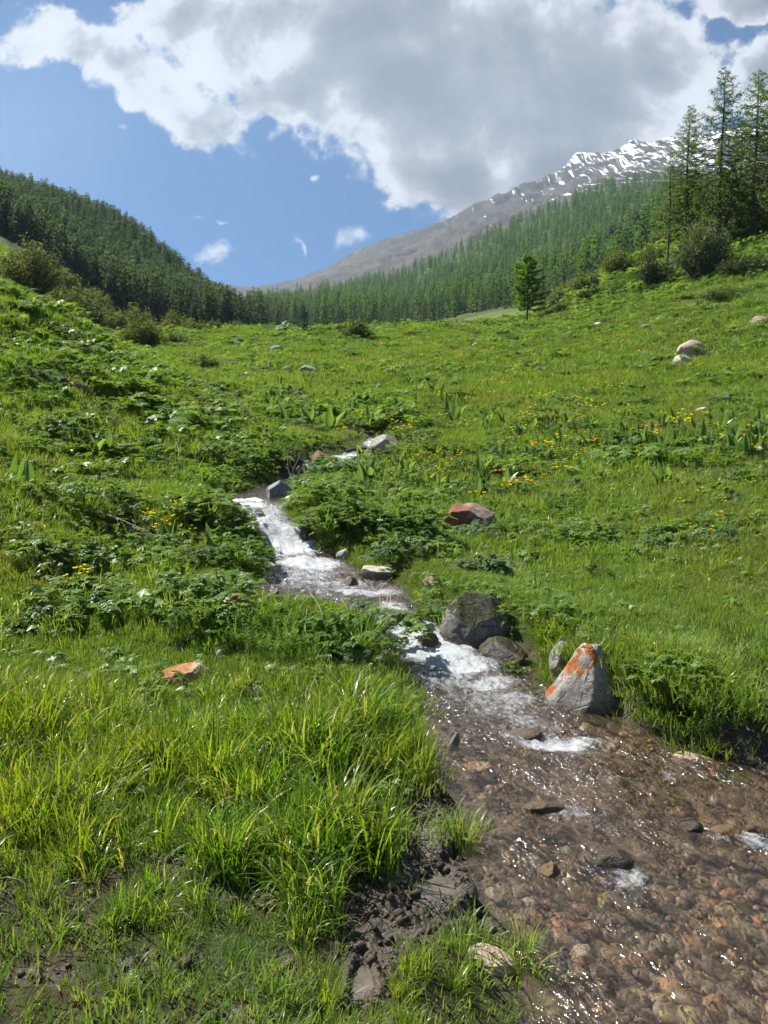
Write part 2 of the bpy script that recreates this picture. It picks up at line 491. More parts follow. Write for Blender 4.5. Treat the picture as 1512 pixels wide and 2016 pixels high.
def mountain_material():
    m, t, out = mat('scree rock and snow')
    P = t.pos()
    Q = t.vm('MULTIPLY', P, (1, .12, .2))
    n = t.noise(P, .012, 9, .62); nf = t.noise(Q, .035, 8, .68, .4); nz = t.noise(P, .004, 4, .5)
    scree = t.ramp(n, [(.3, (.052, .05, .043)), (.5, (.075, .071, .06)), (.68, (.105, .098, .083))])
    rock = t.ramp(nf, [(.35, (.02, .02, .022)), (.6, (.05, .047, .045))])
    c = t.mix(t.m('MULTIPLY', t.step(t.m('ADD', nf, t.m('MULTIPLY', n, .5)), .70, .84), t.attr('rock')), scree, rock)
    c = t.mix(t.attr('grassy'), c, (.06, .058, .036))
    s = t.m('ADD', t.attr('snow'), t.m('MULTIPLY', t.m('SUBTRACT', t.noise(t.vm('MULTIPLY', P, (1, .07, .12)), .09, 8, .68, .6), .5), 3.0))
    s = t.step(s, .58, .76)
    c = t.mix(s, c, (.75, .77, .8))
    t.l.new(principled(t, c, .92, t.bump(nf, .9, 9.0), .1), out)
    return m

M_GROUND, M_HILL, M_MOUNT = ground_material(), hill_material(), mountain_material()

# ------------------------------------------------------------------ the land, one continuous surface in three stretches
def build_land():
    az = np.concatenate([np.linspace(-100, -33, 90)[:-1], np.linspace(-33, 33, 560), np.linspace(33, 100, 90)[1:]])
    az = np.radians(az)
    r1 = np.exp(np.arange(math.log(.7), math.log(14), .0062)); r2 = np.exp(np.arange(math.log(r1[-1]) + .0135, math.log(3300), .0135))
    rho = np.concatenate([r1, r2])
    A, RH = np.meshgrid(az, rho)
    x = RH * np.sin(A); y = RH * np.cos(A)
    # polar depth is measured along the view, so stretch the rings to flat depth lines inside the wedge
    z, sd, side, zw, mud, pud, px, d = terrain(x, y, True)
    n, k = len(rho), len(az)
    z = np.maximum(z, -1.0)
    V = np.stack([x.ravel(), y.ravel(), z], 1)
    wet = smooth(.02, -.03, sd) if False else np.clip(1 - smooth(-.03, .03, sd), 0, 1)
    shore = (1 - smooth(.02, .20, sd)) * (sd > -.03)
    mudv = np.clip(np.maximum(mud, np.maximum(shore, pud)), 0, 1)
    far = smooth(12, 32, d)
    i = np.arange(n - 1)[:, None]; j = np.arange(k - 1)[None]
    q = np.stack(np.broadcast_arrays(i * k + j, i * k + j + 1, (i + 1) * k + j + 1, (i + 1) * k + j), -1).reshape(-1, 4)
    q = q[:, ::-1]
    rq = np.broadcast_to(rho[:-1, None], (n - 1, k - 1)).ravel()
    aq = np.broadcast_to(az[None, :-1], (n - 1, k - 1)).ravel()
    strip = smooth(800, 900, px) * (1 - smooth(1090, 1150, px)) * (1 - smooth(215, 260, d))
    left_gap = smooth(-260, -90, px - 500 * 0) * 0
    snow_g = row_slope(np.interp(px, _rx, _ry))
    elev = (z - CAM_Z) / np.maximum(d, 1)
    hi = smooth(700, 1250, px)
    snow = np.clip(smooth(.17, .40, elev) * (.30 + .45 * hi) - .24 + .10 * smooth(-.06, .0, elev - snow_g), -1, 1)
    rock = smooth(.14, .27, elev)
    grassy = (1 - smooth(.16, .24, elev)) * .5 * smooth(440, 520, px)
    def part(name, sel, m, attrs, label):
        qq = q[sel]
        used, inv = np.unique(qq, return_inverse=True)
        me = mesh(name, V[used], inv.reshape(-1, 4), None, True, {a: v[used] for a, v in attrs.items()}, [m])
        o = link(name, me); tag(o, label, None, None, 'structure'); return o
    part('ground', rq < 125, M_GROUND, {'mud': mudv, 'far': far, 'wet': wet}, 'green alpine meadow and muddy banks either side of the stream')
    mid = (rq >= 125) & (rq < 1000)
    leftside = aq < math.atan((505 - CX) / F)
    part('dark_forested_hill', mid & leftside, M_HILL, {'far': strip}, 'steep hill under dark conifers across the valley')
    part('green_forested_hill', mid & ~leftside, M_HILL, {'far': strip}, 'long hillside under a bright green larch forest')
    part('mountain', rq >= 1000, M_MOUNT, {'snow': snow, 'rock': rock, 'grassy': grassy}, 'grey mountain ridge with snow patches near its summit')
build_land()

# ------------------------------------------------------------------ water
FOAM = []   # world x, y, rx, ry, amount
for px, row, rx, rr, s in [
    (815, 1250, 60, 30, 1.0), (860, 1285, 85, 28, .95), (905, 1310, 90, 25, .8), (960, 1345, 75, 22, .65), (1000, 1375, 80, 22, .55), (1040, 1405, 40, 14, .45), (1010, 1320, 50, 18, .3),
    (1100, 1460, 110, 16, .78), (1010, 1452, 40, 8, .5), (1150, 1480, 60, 14, .45), (1110, 1600, 70, 8, .5), (1485, 1655, 42, 10, .62), (1420, 1650, 36, 7, .4), (1240, 1728, 50, 8, .55), (1180, 1520, 50, 12, .28),
    (1315, 1528, 16, 8, .5), (880, 1325, 120, 60, .56), (970, 1380, 130, 50, .50), (1050, 1430, 120, 50, .42), (1200, 1600, 200, 90, .16), (1200, 1800, 300, 120, .12), (1000, 1540, 120, 60, .16), (930, 1350, 60, 25, .5), (1030, 1420, 60, 18, .5), (840, 1265, 70, 40, .9),
    (600, 1130, 110, 50, .55), (570, 1085, 80, 50, .7), (520, 1030, 60, 50, .6), (680, 1160, 120, 30, .5), (620, 925, 60, 30, .55), (700, 898, 60, 14, .6), (770, 1200, 40, 20, .7), (950, 1400, 60, 20, .25),
    (640, 1150, 140, 20, .55), (720, 1165, 90, 12, .7), (560, 1140, 60, 15, .35), (600, 1110, 80, 14, .95), (570, 1080, 60, 18, 1.2), (560, 1055, 55, 20, 1.1), (585, 1070, 40, 22, 1.2),
    (520, 1020, 45, 15, .65), (490, 995, 45, 10, .8), (480, 985, 50, 5, .9), (545, 1035, 40, 15, .7), (555, 960, 25, 8, .55), (600, 935, 30, 10, .6), (640, 912, 30, 9, .75), (680, 902, 40, 8, .8), (715, 895, 30, 6, .6), (735, 872, 22, 8, .9)]:
    # find the point on the water by its row
    yv = _ys; sxl, sz = pix_ray(px, row)
    k = int(np.argmin(np.abs(CAM_Z + yv * sz - _zw)))
    y = yv[k]
    row2 = row - rr; _, sz2 = pix_ray(px, row2); k2 = int(np.argmin(np.abs(CAM_Z + yv * sz2 - _zw)))
    FOAM.append((sxl * y, y, 1.3 * rx / F * y, 1.25 * max(abs(yv[k2] - y), .10), s))

def foam_amount(x, y):
    f = np.zeros_like(x)
    for cx, cy, rx, ry, s in FOAM:
        q = np.hypot((x - cx) / rx, (y - cy) / ry)
        f = np.maximum(f, 1.0 * s * (1 - smooth(.1, 1.3, q)))
    return f

def water_z(x, y, f):
    a = .008 + .06 * np.clip(f, 0, 1) + .004 * smooth(1.2, 3, y) * 0
    u = x + .35 * y; v = y
    n = fbm(u / .22, v / .30, 3, 91) * .9 + (ridged(u / .12, v / .14, 3, 93) - .5) * .8
    return s_water(y) + a * n

def water_material():
    m, t, out = mat('clear shallow stream water')
    P = t.pos()
    foam = t.attr('foam')
    mp = t.new('ShaderNodeMapping', vector_type='TEXTURE'); mp.inputs['Rotation'].default_value = (0, 0, R(30)); mp.inputs['Scale'].default_value = (1.0, 2.6, 1)
    t.l.new(P, mp.inputs['Vector']); Q = mp.outputs[0]
    w1 = t.noise(Q, 9, 3, .5, .8); w2 = t.noise(Q, 30, 2, .5, .6); w3 = t.noise(P, 55, 2, .5)
    h = t.m('ADD', t.m('MULTIPLY', w1, .5), t.m('ADD', t.m('MULTIPLY', w2, .34), t.m('MULTIPLY', w3, .20)))
    act = t.m('MAXIMUM', t.step(t.noise(Q, 3.2, 4, .6, .6), .46, .66), t.step(foam, .05, .5))
    nrm = t.bump(h, t.m('ADD', .30, t.m('MULTIPLY', act, .70)), .13)
    gl = t.new('ShaderNodeBsdfGlossy'); gl.inputs['Roughness'].default_value = .085; t.l.new(nrm, gl.inputs['Normal'])
    tr = t.new('ShaderNodeBsdfTransparent'); tr.inputs['Color'].default_value = (.93, .88, .81, 1)
    silt = t.new('ShaderNodeBsdfDiffuse'); silt.inputs['Color'].default_value = (.20, .145, .09, 1); t.l.new(nrm, silt.inputs['Normal'])
    body = t.new('ShaderNodeMixShader'); t.l.new(t.step(t.noise(Q, 15, 5, .68, .8),  .38, .68, .06, .34), body.inputs[0]); t.l.new(tr.outputs[0], body.inputs[1]); t.l.new(silt.outputs[0], body.inputs[2])
    fr = t.new('ShaderNodeFresnel'); fr.inputs['IOR'].default_value = 1.33; t.l.new(nrm, fr.inputs['Normal'])
    mx = t.new('ShaderNodeMixShader'); t.l.new(t.m('ADD', t.m('MULTIPLY', fr.outputs[0], 1.3), .04, clamp=True), mx.inputs[0]); t.l.new(body.outputs[0], mx.inputs[1]); t.l.new(gl.outputs[0], mx.inputs[2])
    fo = t.new('ShaderNodeBsdfPrincipled'); fo.inputs['Base Color'].default_value = (.60, .63, .655, 1); fo.inputs['Roughness'].default_value = .55
    fn = t.m('ADD', t.m('MULTIPLY', t.noise(Q, 14, 7, .75, 1.6), .65), t.m('MULTIPLY', t.noise(P, 48, 5, .75), .45))
    t.l.new(t.bump(fn, 1.0, .05), fo.inputs['Normal'])
    k = t.m('ADD', fn, t.m('MULTIPLY', foam, .62))
    a = t.m('MULTIPLY', t.step(k, .76, 1.06), .88)
    a = t.m('MULTIPLY', a, t.step(foam, .02, .2))
    mf = t.new('ShaderNodeMixShader'); t.l.new(a, mf.inputs[0]); t.l.new(mx.outputs[0], mf.inputs[1]); t.l.new(fo.outputs[0], mf.inputs[2])
    t.l.new(mf.outputs[0], out)
    return m
M_WATER = water_material()
def puddle_material():
    m, t, out = mat('still muddy puddle water')
    P = t.pos(); n = t.noise(P, 9, 3, .5)
    t.l.new(principled(t, t.ramp(n, [(.35, (.075, .062, .05)), (.65, (.12, .10, .082))]), .06, t.bump(n, .15, .01), .6), out); return m
M_PUDDLE = puddle_material()

def build_water():
    ny, nx = 900, 130
    ys = np.exp(np.linspace(math.log(S0 + .05), math.log(S_END - .05), ny))
    tx = np.linspace(0, 1, nx)
    xl = s_left(ys) - .06; xr = s_right(ys) + .06
    X = xl[:, None] + (xr - xl)[:, None] * tx[None]; Y = np.broadcast_to(ys[:, None], X.shape)
    x = X.ravel(); y = Y.ravel()
    f = foam_amount(x, y)
    z = water_z(x, y, f)
    i = np.arange(ny - 1)[:, None]; j = np.arange(nx - 1)[None]
    q = np.stack(np.broadcast_arrays(i * nx + j, i * nx + j + 1, (i + 1) * nx + j + 1, (i + 1) * nx + j), -1).reshape(-1, 4)
    o = link('stream_water', mesh('stream_water', np.stack([x, y, z], 1), q, None, True, {'foam': f}, [M_WATER]))
    tag(o, 'clear shallow mountain stream with white rapids', None, None, 'structure')
    for cx, cy, rx, ry, pz in PUDDLES:
        th = np.linspace(0, 2 * math.pi, 40)[:-1]
        V = [(cx, cy, pz - .003)] + [(cx + rx * 1.3 * math.cos(a), cy + ry * 1.3 * math.sin(a), pz - .003) for a in th]
        tr = [(0, k + 1, (k + 1) % 39 + 1) for k in range(39)]
        o = link('puddle_water', mesh('puddle_water', V, None, tr, True, None, [M_PUDDLE]))
        tag(o, 'still muddy puddle beside the stream', None, None, 'structure')
build_water()

# ------------------------------------------------------------------ light, sky, camera
SUN_AZ, SUN_EL = R(-57), R(51)       # left of the view and ahead of the camera
def build_light():
    L = bpy.data.lights.new('sun', 'SUN'); L.energy = 5.0; L.angle = R(.53); L.color = (1.0, .955, .88)
    o = bpy.data.objects.new('sun', L); COL.objects.link(o)
    d = Vector((math.sin(SUN_AZ) * math.cos(SUN_EL), math.cos(SUN_AZ) * math.cos(SUN_EL), math.sin(SUN_EL)))
    o.rotation_euler = d.to_track_quat('Z', 'Y').to_euler(); o.location = d * 50
    w = bpy.data.worlds.new('World'); sc.world = w; w.use_nodes = True
    w.node_tree.nodes.clear(); t = NT(w.node_tree)
    out = t.new('ShaderNodeOutputWorld'); bg = t.new('ShaderNodeBackground')
    sky = t.new('ShaderNodeTexSky', sky_type='NISHITA'); sky.sun_disc = False
    sky.sun_elevation = SUN_EL; sky.sun_rotation = SUN_AZ; sky.altitude = 2600; sky.air_density = 1.0; sky.dust_density = .25; sky.ozone_density = 2.2
    D = t.vm('NORMALIZE', t.new('ShaderNodeTexCoord').outputs['Generated'])
    sep = t.new('ShaderNodeSeparateXYZ'); t.l.new(D, sep.inputs[0])
    yy = t.m('MAXIMUM', t.m('ABSOLUTE', sep.outputs[1]), .08)
    cu = t.m('DIVIDE', sep.outputs[0], yy); cv = t.m('DIVIDE', sep.outputs[2], yy)
    cb = t.new('ShaderNodeCombineXYZ'); t.l.new(cu, cb.inputs[0]); t.l.new(cv, cb.inputs[1]); P0 = cb.outputs[0]
    # warp
    wv = t.vm('SUBTRACT', t.noise(P0, 5.0, 4, .55, 0, 1), (.5, .5, .5))
    wv2 = t.vm('SUBTRACT', t.noise(P0, 17.0, 5, .6, 0, 1), (.5, .5, .5))
    P = t.vm('ADD', P0, t.vm('ADD', t.vm('SCALE', wv, sc=.10), t.vm('SCALE', wv2, sc=.045)))
    def blob(px, row, rx, ry, ang=0, amp=1):
        sx, sz = pix_ray(px, row)
        v = t.vm('SUBTRACT', P, (sx, sz, 0))
        mp = t.new('ShaderNodeMapping', vector_type='TEXTURE'); mp.inputs['Rotation'].default_value = (0, 0, R(ang)); mp.inputs['Scale'].default_value = (rx / F, ry / F, 1)
        t.l.new(v, mp.inputs['Vector'])
        return t.m('MULTIPLY', t.m('SUBTRACT', 1.0, t.vm('LENGTH', mp.outputs[0])), amp)
    def blobs(L):
        acc = None
        for b in L:
            v = blob(*b)
            if acc is None: acc = v
            else:
                nd = t.new('ShaderNodeMath', operation='SMOOTH_MAX'); t.l.new(acc, nd.inputs[0]); t.l.new(v, nd.inputs[1]); nd.inputs[2].default_value = .18; acc = nd.outputs[0]
        return acc
    big = blobs([(225, 120, 290, 80, -28, .5), (60, 75, 75, 60, 0, .5), (375, 205, 130, 66, -28, .55), (380, 30, 170, 60, 0, .6), (740, 40, 420, 170, 0), (580, 205, 130, 70, -25, .7), (800, 170, 330, 170, -18), (1010, 160, 380, 260, 0), (1180, 190, 270, 200), (890, 345, 150, 85), (1290, 120, 130, 120),
                 (1100, 330, 250, 90, 20), (1490, 150, 85, 75), (1500, 5, 120, 40), (-200, 40, 160, 60), (1850, 150, 220, 160), (1000, -250, 900, 260)])
    small = blobs([(705, 458, 82, 38, 10), (395, 517, 84, 28), (366, 455, 38, 16), (422, 462, 28, 11), (590, 482, 40, 12, -50), (605, 342, 20, 9, -20), (230, 245, 40, 14), (520, 520, 30, 8), (330, 230, 34, 18), (1100, 640, 20, 10)])
    f1 = t.m('SUBTRACT', t.noise(P0, 7.5, 9, .62, .25), .5)
    f2 = t.m('SUBTRACT', t.noise(P0, 30, 7, .62, .3), .5)
    fb = t.m('ADD', t.m('MULTIPLY', f1, 1.0), t.m('MULTIPLY', f2, .55))
    dens = t.m('ADD', big, fb)
    dsm = t.m('SUBTRACT', t.m('ADD', t.m('MULTIPLY', small, .55), t.m('MULTIPLY', fb, 1.5)), .18)
    a_big = t.step(dens, .0, .20); a_sm = t.m('MULTIPLY', t.step(dsm, .0, .5), .85)
    # relief: compare with the density a little nearer to the sun
    off = t.vm('ADD', P0, (-.035, .028, 0))
    g1 = t.m('SUBTRACT', t.noise(off, 7.5, 5, .6, .25), .5)
    relief = t.m('SUBTRACT', t.m('SUBTRACT', t.noise(P0, 7.5, 5, .6, .25), .5), g1)
    thick = t.m('ADD', t.m('ADD', big, t.m('MULTIPLY', f1, .75)), t.m('MULTIPLY', relief, -2.0))
    mott = t.m('SUBTRACT', t.noise(P0, 3.2, 5, .6), .5)
    thick = t.m('ADD', thick, t.m('ADD', t.m('MULTIPLY', mott, .95), t.m('MULTIPLY', f2, .25)))
    cc = t.ramp(thick, [(.0, (.34, .345, .355)), (.20, (.315, .32, .33)), (.34, (.235, .24, .25)), (.50, (.175, .18, .192)), (.70, (.145, .15, .162)), (1.0, (.115, .12, .133))])
    skyc = t.mix(1.0, t.vm('SCALE', sky.outputs[0], sc=.038), (.60, .86, 1.03), 'MULTIPLY')
    veil = t.step(blob(-60, 280, 420, 330), 0, 1, 0, .30)          # thin bright veil low on the sunny side
    skyc = t.mix(veil, skyc, (.17, .225, .29))
    c = t.mix(a_sm, skyc, (.34, .355, .37))
    c = t.mix(t.m('MULTIPLY', a_big, .985), c, cc)
    t.l.new(c, bg.inputs['Color']); bg.inputs['Strength'].default_value = 1.0
    t.l.new(bg.outputs[0], out.inputs['Surface'])
    w.cycles.sampling_method = 'MANUAL'; w.cycles.sample_map_resolution = 1024
build_light()

cd = bpy.data.cameras.new('camera'); cam = bpy.data.objects.new('camera', cd); COL.objects.link(cam)
cam.location = (0, 0, CAM_Z); cam.rotation_euler = (R(90) - PITCH, 0, 0)
cd.sensor_fit = 'VERTICAL'; cd.sensor_height = 24; cd.lens = 24 * F / 2016; cd.clip_start = .05; cd.clip_end = 20000
sc.camera = cam
sc.view_settings.view_transform = 'Standard'; sc.view_settings.look = 'None'; sc.view_settings.exposure = 1.32; sc.view_settings.gamma = 1
cy = sc.cycles
cy.max_bounces = 5; cy.diffuse_bounces = 2; cy.glossy_bounces = 2; cy.transmission_bounces = 4; cy.transparent_max_bounces = 6; cy.volume_bounces = 0
cy.caustics_reflective = False; cy.caustics_refractive = False
cy.sample_clamp_indirect = 6

# ------------------------------------------------------------------ the air
def build_haze():
    x0, x1, y0, y1, z0, z1 = -3400., 3400., -900., 3400., -4., 1500.
    V = [(x, y, z) for z in (z0, z1) for y in (y0, y1) for x in (x0, x1)]
    q = [(0, 2, 3, 1), (4, 5, 7, 6), (0, 1, 5, 4), (1, 3, 7, 5), (3, 2, 6, 7), (2, 0, 4, 6)]
    m = bpy.data.materials.new('thin mountain air'); m.use_nodes = True; m.node_tree.nodes.clear(); t = NT(m.node_tree)
    out = t.new('ShaderNodeOutputMaterial'); v = t.new('ShaderNodeVolumePrincipled')
    v.inputs['Color'].default_value = (.52, .73, 1.0, 1); v.inputs['Density'].default_value = 8e-5; v.inputs['Anisotropy'].default_value = .2
    t.l.new(v.outputs[0], out.inputs['Volume'])
    tag(link('haze', mesh('haze', V, q, None, False, None, [m])), 'thin bluish mountain air', None, None, 'stuff')
build_haze()
cy.use_denoising = True; cy.denoiser = 'OPENIMAGEDENOISE'; cy.denoising_input_passes = 'RGB_ALBEDO_NORMAL'; cy.denoising_prefilter = 'FAST'
# ------------------------------------------------------------------ rocks
def rock_material(name, base, dark, pale, lichen=None, lichen_amt=0.0, moss=0.0, wetline=None, scale=1.0, grain=.5):
    m, t, out = mat(name)
    P = t.new('ShaderNodeTexCoord').outputs['Object']
    W = t.pos()
    n1 = t.noise(W, 6 * scale, 6, .65, .3); n2 = t.noise(W, 38 * scale, 5, .7); n3 = t.noise(W, 120 * scale, 3, .7); n4 = t.noise(W, 2.2 * scale, 4, .6)
    c = t.ramp(t.m('ADD', t.m('MULTIPLY', n1, .6), t.m('MULTIPLY', n2, .4)), [(.32, dark), (.5, base), (.66, pale)])
    c = t.mix(t.step(n3, .45, .62, 0, grain), c, t.mix(.5, c, pale))
    crack = t.vor(t.vm('ADD', W, t.vm('SCALE', t.noise(W, 5 * scale, 3, .5, 0, 1), sc=.12)), 5.5 * scale, 'DISTANCE_TO_EDGE')
    ck = t.step(crack, .0, .03, 1, 0)
    ck = t.m('MULTIPLY', ck, t.step(n4, .45, .6))
    c = t.mix(t.m('MULTIPLY', ck, .6), c, dark)
    up = t.new('ShaderNodeSeparateXYZ'); t.l.new(t.new('ShaderNodeNewGeometry').outputs['Normal'], up.inputs[0])
    if lichen:
        k = t.m('ADD', t.m('MULTIPLY_ADD', t.noise(W, 7 * scale, 7, .72, .6), 1.7, -.35), t.m('MULTIPLY', t.attr('lich'), .5))
        k = t.step(k, 1.0 - lichen_amt, 1.04 - lichen_amt)
        lc = t.ramp(n2, [(.35, tuple(v * .55 for v in lichen)), (.6, lichen)])
        c = t.mix(t.m('MULTIPLY', k, .92), c, lc)
    if moss:
        k = t.m('ADD', t.m('MULTIPLY', up.outputs[2], .45), n4)
        k = t.step(k, 1.15 - moss, 1.25 - moss)
        c = t.mix(k, c, t.ramp(n2, [(.3, (.018, .02, .008)), (.6, (.05, .055, .016)), (.75, (.10, .08, .02))]))
    rough = .82
    if wetline is not None:
        sp = t.new('ShaderNodeSeparateXYZ'); t.l.new(W, sp.inputs[0])
        k = t.step(t.m('ADD', sp.outputs[2], t.m('MULTIPLY', n1, .05)), wetline + .0, wetline + .06, 1, 0)
        c = t.mix(k, c, t.mix(.72, c, (.03, .02, .01)))
        rough = t.m('SUBTRACT', .82, t.m('MULTIPLY', k, .5))
    h = t.m('ADD', t.m('MULTIPLY', n1, .5), t.m('ADD', t.m('MULTIPLY', n2, .35), t.m('MULTIPLY', n3, .15)))
    h = t.m('SUBTRACT', h, t.m('MULTIPLY', ck, .25))
    t.l.new(principled(t, c, rough, t.bump(h, .9, .035 / scale), .3), out)
    return m

GR = dict(base=(.26, .24, .215), dark=(.10, .09, .08), pale=(.42, .39, .35))
M_ROCK = {
    'granite': rock_material('grey granite', **GR),
    'pale': rock_material('pale limestone', (.40, .36, .31), (.20, .17, .14), (.55, .50, .44)),
    'tan': rock_material('tan sandstone', (.34, .25, .17), (.16, .11, .07), (.48, .38, .27)),
    'pink': rock_material('pinkish stone', (.40, .29, .23), (.20, .13, .10), (.52, .41, .34)),
    'dark': rock_material('dark wet rock', (.06, .052, .045), (.022, .019, .017), (.12, .105, .09), wetline=3.0),
    'slate': rock_material('grey green slate', (.17, .175, .165), (.07, .072, .07), (.28, .285, .27)),
    'brown': rock_material('brown stream stone', (.17, .105, .06), (.06, .038, .024), (.28, .18, .10)),
    'wet_brown': rock_material('wet brown stream stone', (.20, .12, .07), (.06, .038, .024), (.30, .20, .12), wetline=3.0),
    'ochre': rock_material('ochre wet stone', (.30, .19, .07), (.11, .065, .022), (.40, .28, .12), wetline=3.0),
    'rust': rock_material('rust covered boulder', (.24, .19, .155), (.09, .06, .045), (.36, .31, .27), (.21, .075, .03), .36),
    'orange': rock_material('lichen covered stone', (.38, .26, .17), (.18, .11, .07), (.50, .38, .28), (.40, .165, .06), .22),
    'moss_boulder': rock_material('mossy dark boulder', (.125, .115, .105), (.035, .031, .028), (.33, .30, .275), (.50, .17, .015), .26, .38, .27),
    'pointed': rock_material('pale granite with orange lichen', (.27, .245, .215), (.085, .075, .065), (.42, .39, .35), (.42, .125, .012), .08, 0, .085, .9),
    'flat_top': rock_material('pale flat topped stone', (.37, .33, .275), (.14, .12, .09), (.50, .46, .39), None, 0, 0, .47),
}

def ico(sub):
    key = '_ico%d' % sub
    if key not in globals():
        import bmesh
        bm = bmesh.new(); bmesh.ops.create_icosphere(bm, subdivisions=sub, radius=1)
        bm.verts.ensure_lookup_table()
        globals()[key] = (np.array([v.co[:] for v in bm.verts]), np.array([[v.index for v in f.verts] for f in bm.faces])); bm.free()
    return globals()[key]

def rock_mesh(name, size, seed, m, sub=4, cuts=9, rough=.10, planes=None, lich=None, post=None):
    V, T = ico(sub)
    r = np.random.default_rng(seed)
    v = V.copy()
    if planes is None:
        planes = []
        for _ in range(cuts):
            n = r.normal(size=3); n /= np.linalg.norm(n); planes.append((*n, r.uniform(.55, .88)))
    for a, b, c, o in planes:
        n = np.array((a, b, c), float); n /= np.linalg.norm(n)
        k = v @ n - o
        v = v - np.clip(k, 0, None)[:, None] * n * .95
    if post is not None: v = post(v)
    off = r.uniform(0, 50, 3)
    nz = fbm(v[:, 0] * 1.6 + off[0], v[:, 1] * 1.6 + off[1], 4, seed, v[:, 2] * 1.6 + off[2])
    nz2 = fbm(v[:, 0] * 6 + off[0], v[:, 1] * 6 + off[1], 3, seed + 5, v[:, 2] * 6 + off[2])
    v = v * (1 + rough * nz + rough * .28 * nz2)[:, None]
    L = np.zeros(len(v)) if lich is None else lich(v)
    v = v * np.asarray(size)
    return mesh(name, v, None, T, True, {'lich': L}, [m])

ROCKS = []
def rock(name, label, px, row, wpx, hpx, m, seed, depth_ratio=.8, rotz=0, tilt=(0, 0), sink=.3, group=None, cat='rock', sub=4, cuts=9, rough=.10, planes=None, lich=None, water=None, post=None, dmax=4000, back=.6):
    """px, row: the middle of the visible foot of the stone; wpx, hpx: its size on the photo"""
    p = at(px, row, 1.6, dmax)
    if water is not None:
        sx, sz = pix_ray(px, row); yv = _ys; k = int(np.argmin(np.abs(CAM_Z + yv * sz - _zw))); p = Vector((sx * yv[k], yv[k], _zw[k]))
    w = wpx / F * p.y; h = hpx / F * p.y
    hz = h / (2 - 2 * sink) * 1.05 * (.6 if water is not None else 1)
    size = (w / 2, w / 2 * depth_ratio, hz)
    me = rock_mesh(name, size, seed, M_ROCK[m], sub, cuts, rough, planes, lich, post)
    o = link(name, me, None, (p.x, p.y + w / 2 * depth_ratio * back, p.z + hz * (1 - 2 * sink)), (R(tilt[0]), R(tilt[1]), R(rotz)))
    ROCKS.append((p.x, p.y + w / 2 * depth_ratio * back, w / 2))
    tag(o, label, cat, group); return o

lich_top = lambda v: smooth(.1, .9, v[:, 2]) * .8
lich_left = lambda v: smooth(.05, -.75, v[:, 0]) * smooth(-.2, .5, v[:, 2])
# boulders beside the chute
rock('boulder', 'low grey boulder leaning against the foot of the large mossy boulder', 1004, 1310, 118, 46, 'moss_boulder', 23, .8, -12, (0, 12), .25, cat='boulder', sub=5, planes=[(-.3, -.9, .35, .7), (.3, -.2, .95, .6), (.9, -.2, .3, .75), (-.8, -.3, .4, .8)], lich=lambda v: -.4 + 0 * v[:, 0])
# pointed boulder: a hand-shaped hull, x across, y away, z up (width 2, height 1)
def hull_rock(name, label, px, row, wpx, hpx, m, pts, seed, lich, rotz=0, dy=.3, cat='boulder', rough=.03):
    import bmesh
    p = at(px, row); w = wpx / F * p.y / 2; h = hpx / F * p.y
    bm = bmesh.new()
    for v in pts: bm.verts.new(v)
    r = bmesh.ops.convex_hull(bm, input=bm.verts)
    bmesh.ops.delete(bm, geom=[g for g in r['geom_interior'] if isinstance(g, bmesh.types.BMVert)], context='VERTS')
    bmesh.ops.triangulate(bm, faces=bm.faces)
    bmesh.ops.bevel(bm, geom=list(bm.edges), offset=.045, segments=2, affect='EDGES', profile=.6)
    bmesh.ops.triangulate(bm, faces=bm.faces)
    for _ in range(3):
        bmesh.ops.subdivide_edges(bm, edges=[e for e in bm.edges if e.calc_length() > .06], cuts=1)
        bmesh.ops.triangulate(bm, faces=bm.faces)
    for _ in range(2): bmesh.ops.smooth_vert(bm, verts=bm.verts, factor=.4, use_axis_x=True, use_axis_y=True, use_axis_z=True)
    bm.normal_update()
    V = np.array([v.co[:] for v in bm.verts]); N = np.array([v.normal[:] for v in bm.verts]); bm.verts.index_update()
    T = [[v.index for v in f.verts] for f in bm.faces]; bm.free()
    n = fbm(V[:, 0] * 2.2 + seed, V[:, 1] * 2.2, 4, seed, V[:, 2] * 4) + .5 * fbm(V[:, 0] * 9, V[:, 1] * 9, 3, seed + 3, V[:, 2] * 18) + .8 * (ridged(V[:, 0] * 1.7 + V[:, 2], V[:, 2] * 2.6 - V[:, 1], 3, seed + 9) - .6)
    L = lich(V)
    V = (V + N * (rough * n)[:, None]) * np.array([w, w * .8, h])
    o = link(name, mesh(name, V, None, T, True, {'lich': L}, [M_ROCK[m]]), None, (p.x, p.y + w * dy, p.z - .02), (0, 0, R(rotz)))
    ROCKS.append((p.x, p.y + w * dy, w)); tag(o, label, cat); return o
def lich_point(v):
    x, z = v[:, 0], v[:, 2]
    edge = x - (-1.0 + (z - .28) / .72 * 1.0)                     # distance from the straight left edge
    k = smooth(.26, .06, edge) * smooth(.05, .3, z)
    spot = sum(np.exp(-(((x - a) / s) ** 2 + ((z - b) / (s * .5)) ** 2)) for a, b, s in ((-.12, .64, .20), (.05, .72, .18), (.22, .82, .14), (.12, .92, .16), (-.42, .50, .10), (-.3, .58, .12)))
    return np.clip(k * .95 + spot * 1.1, 0, 1.15) * .85
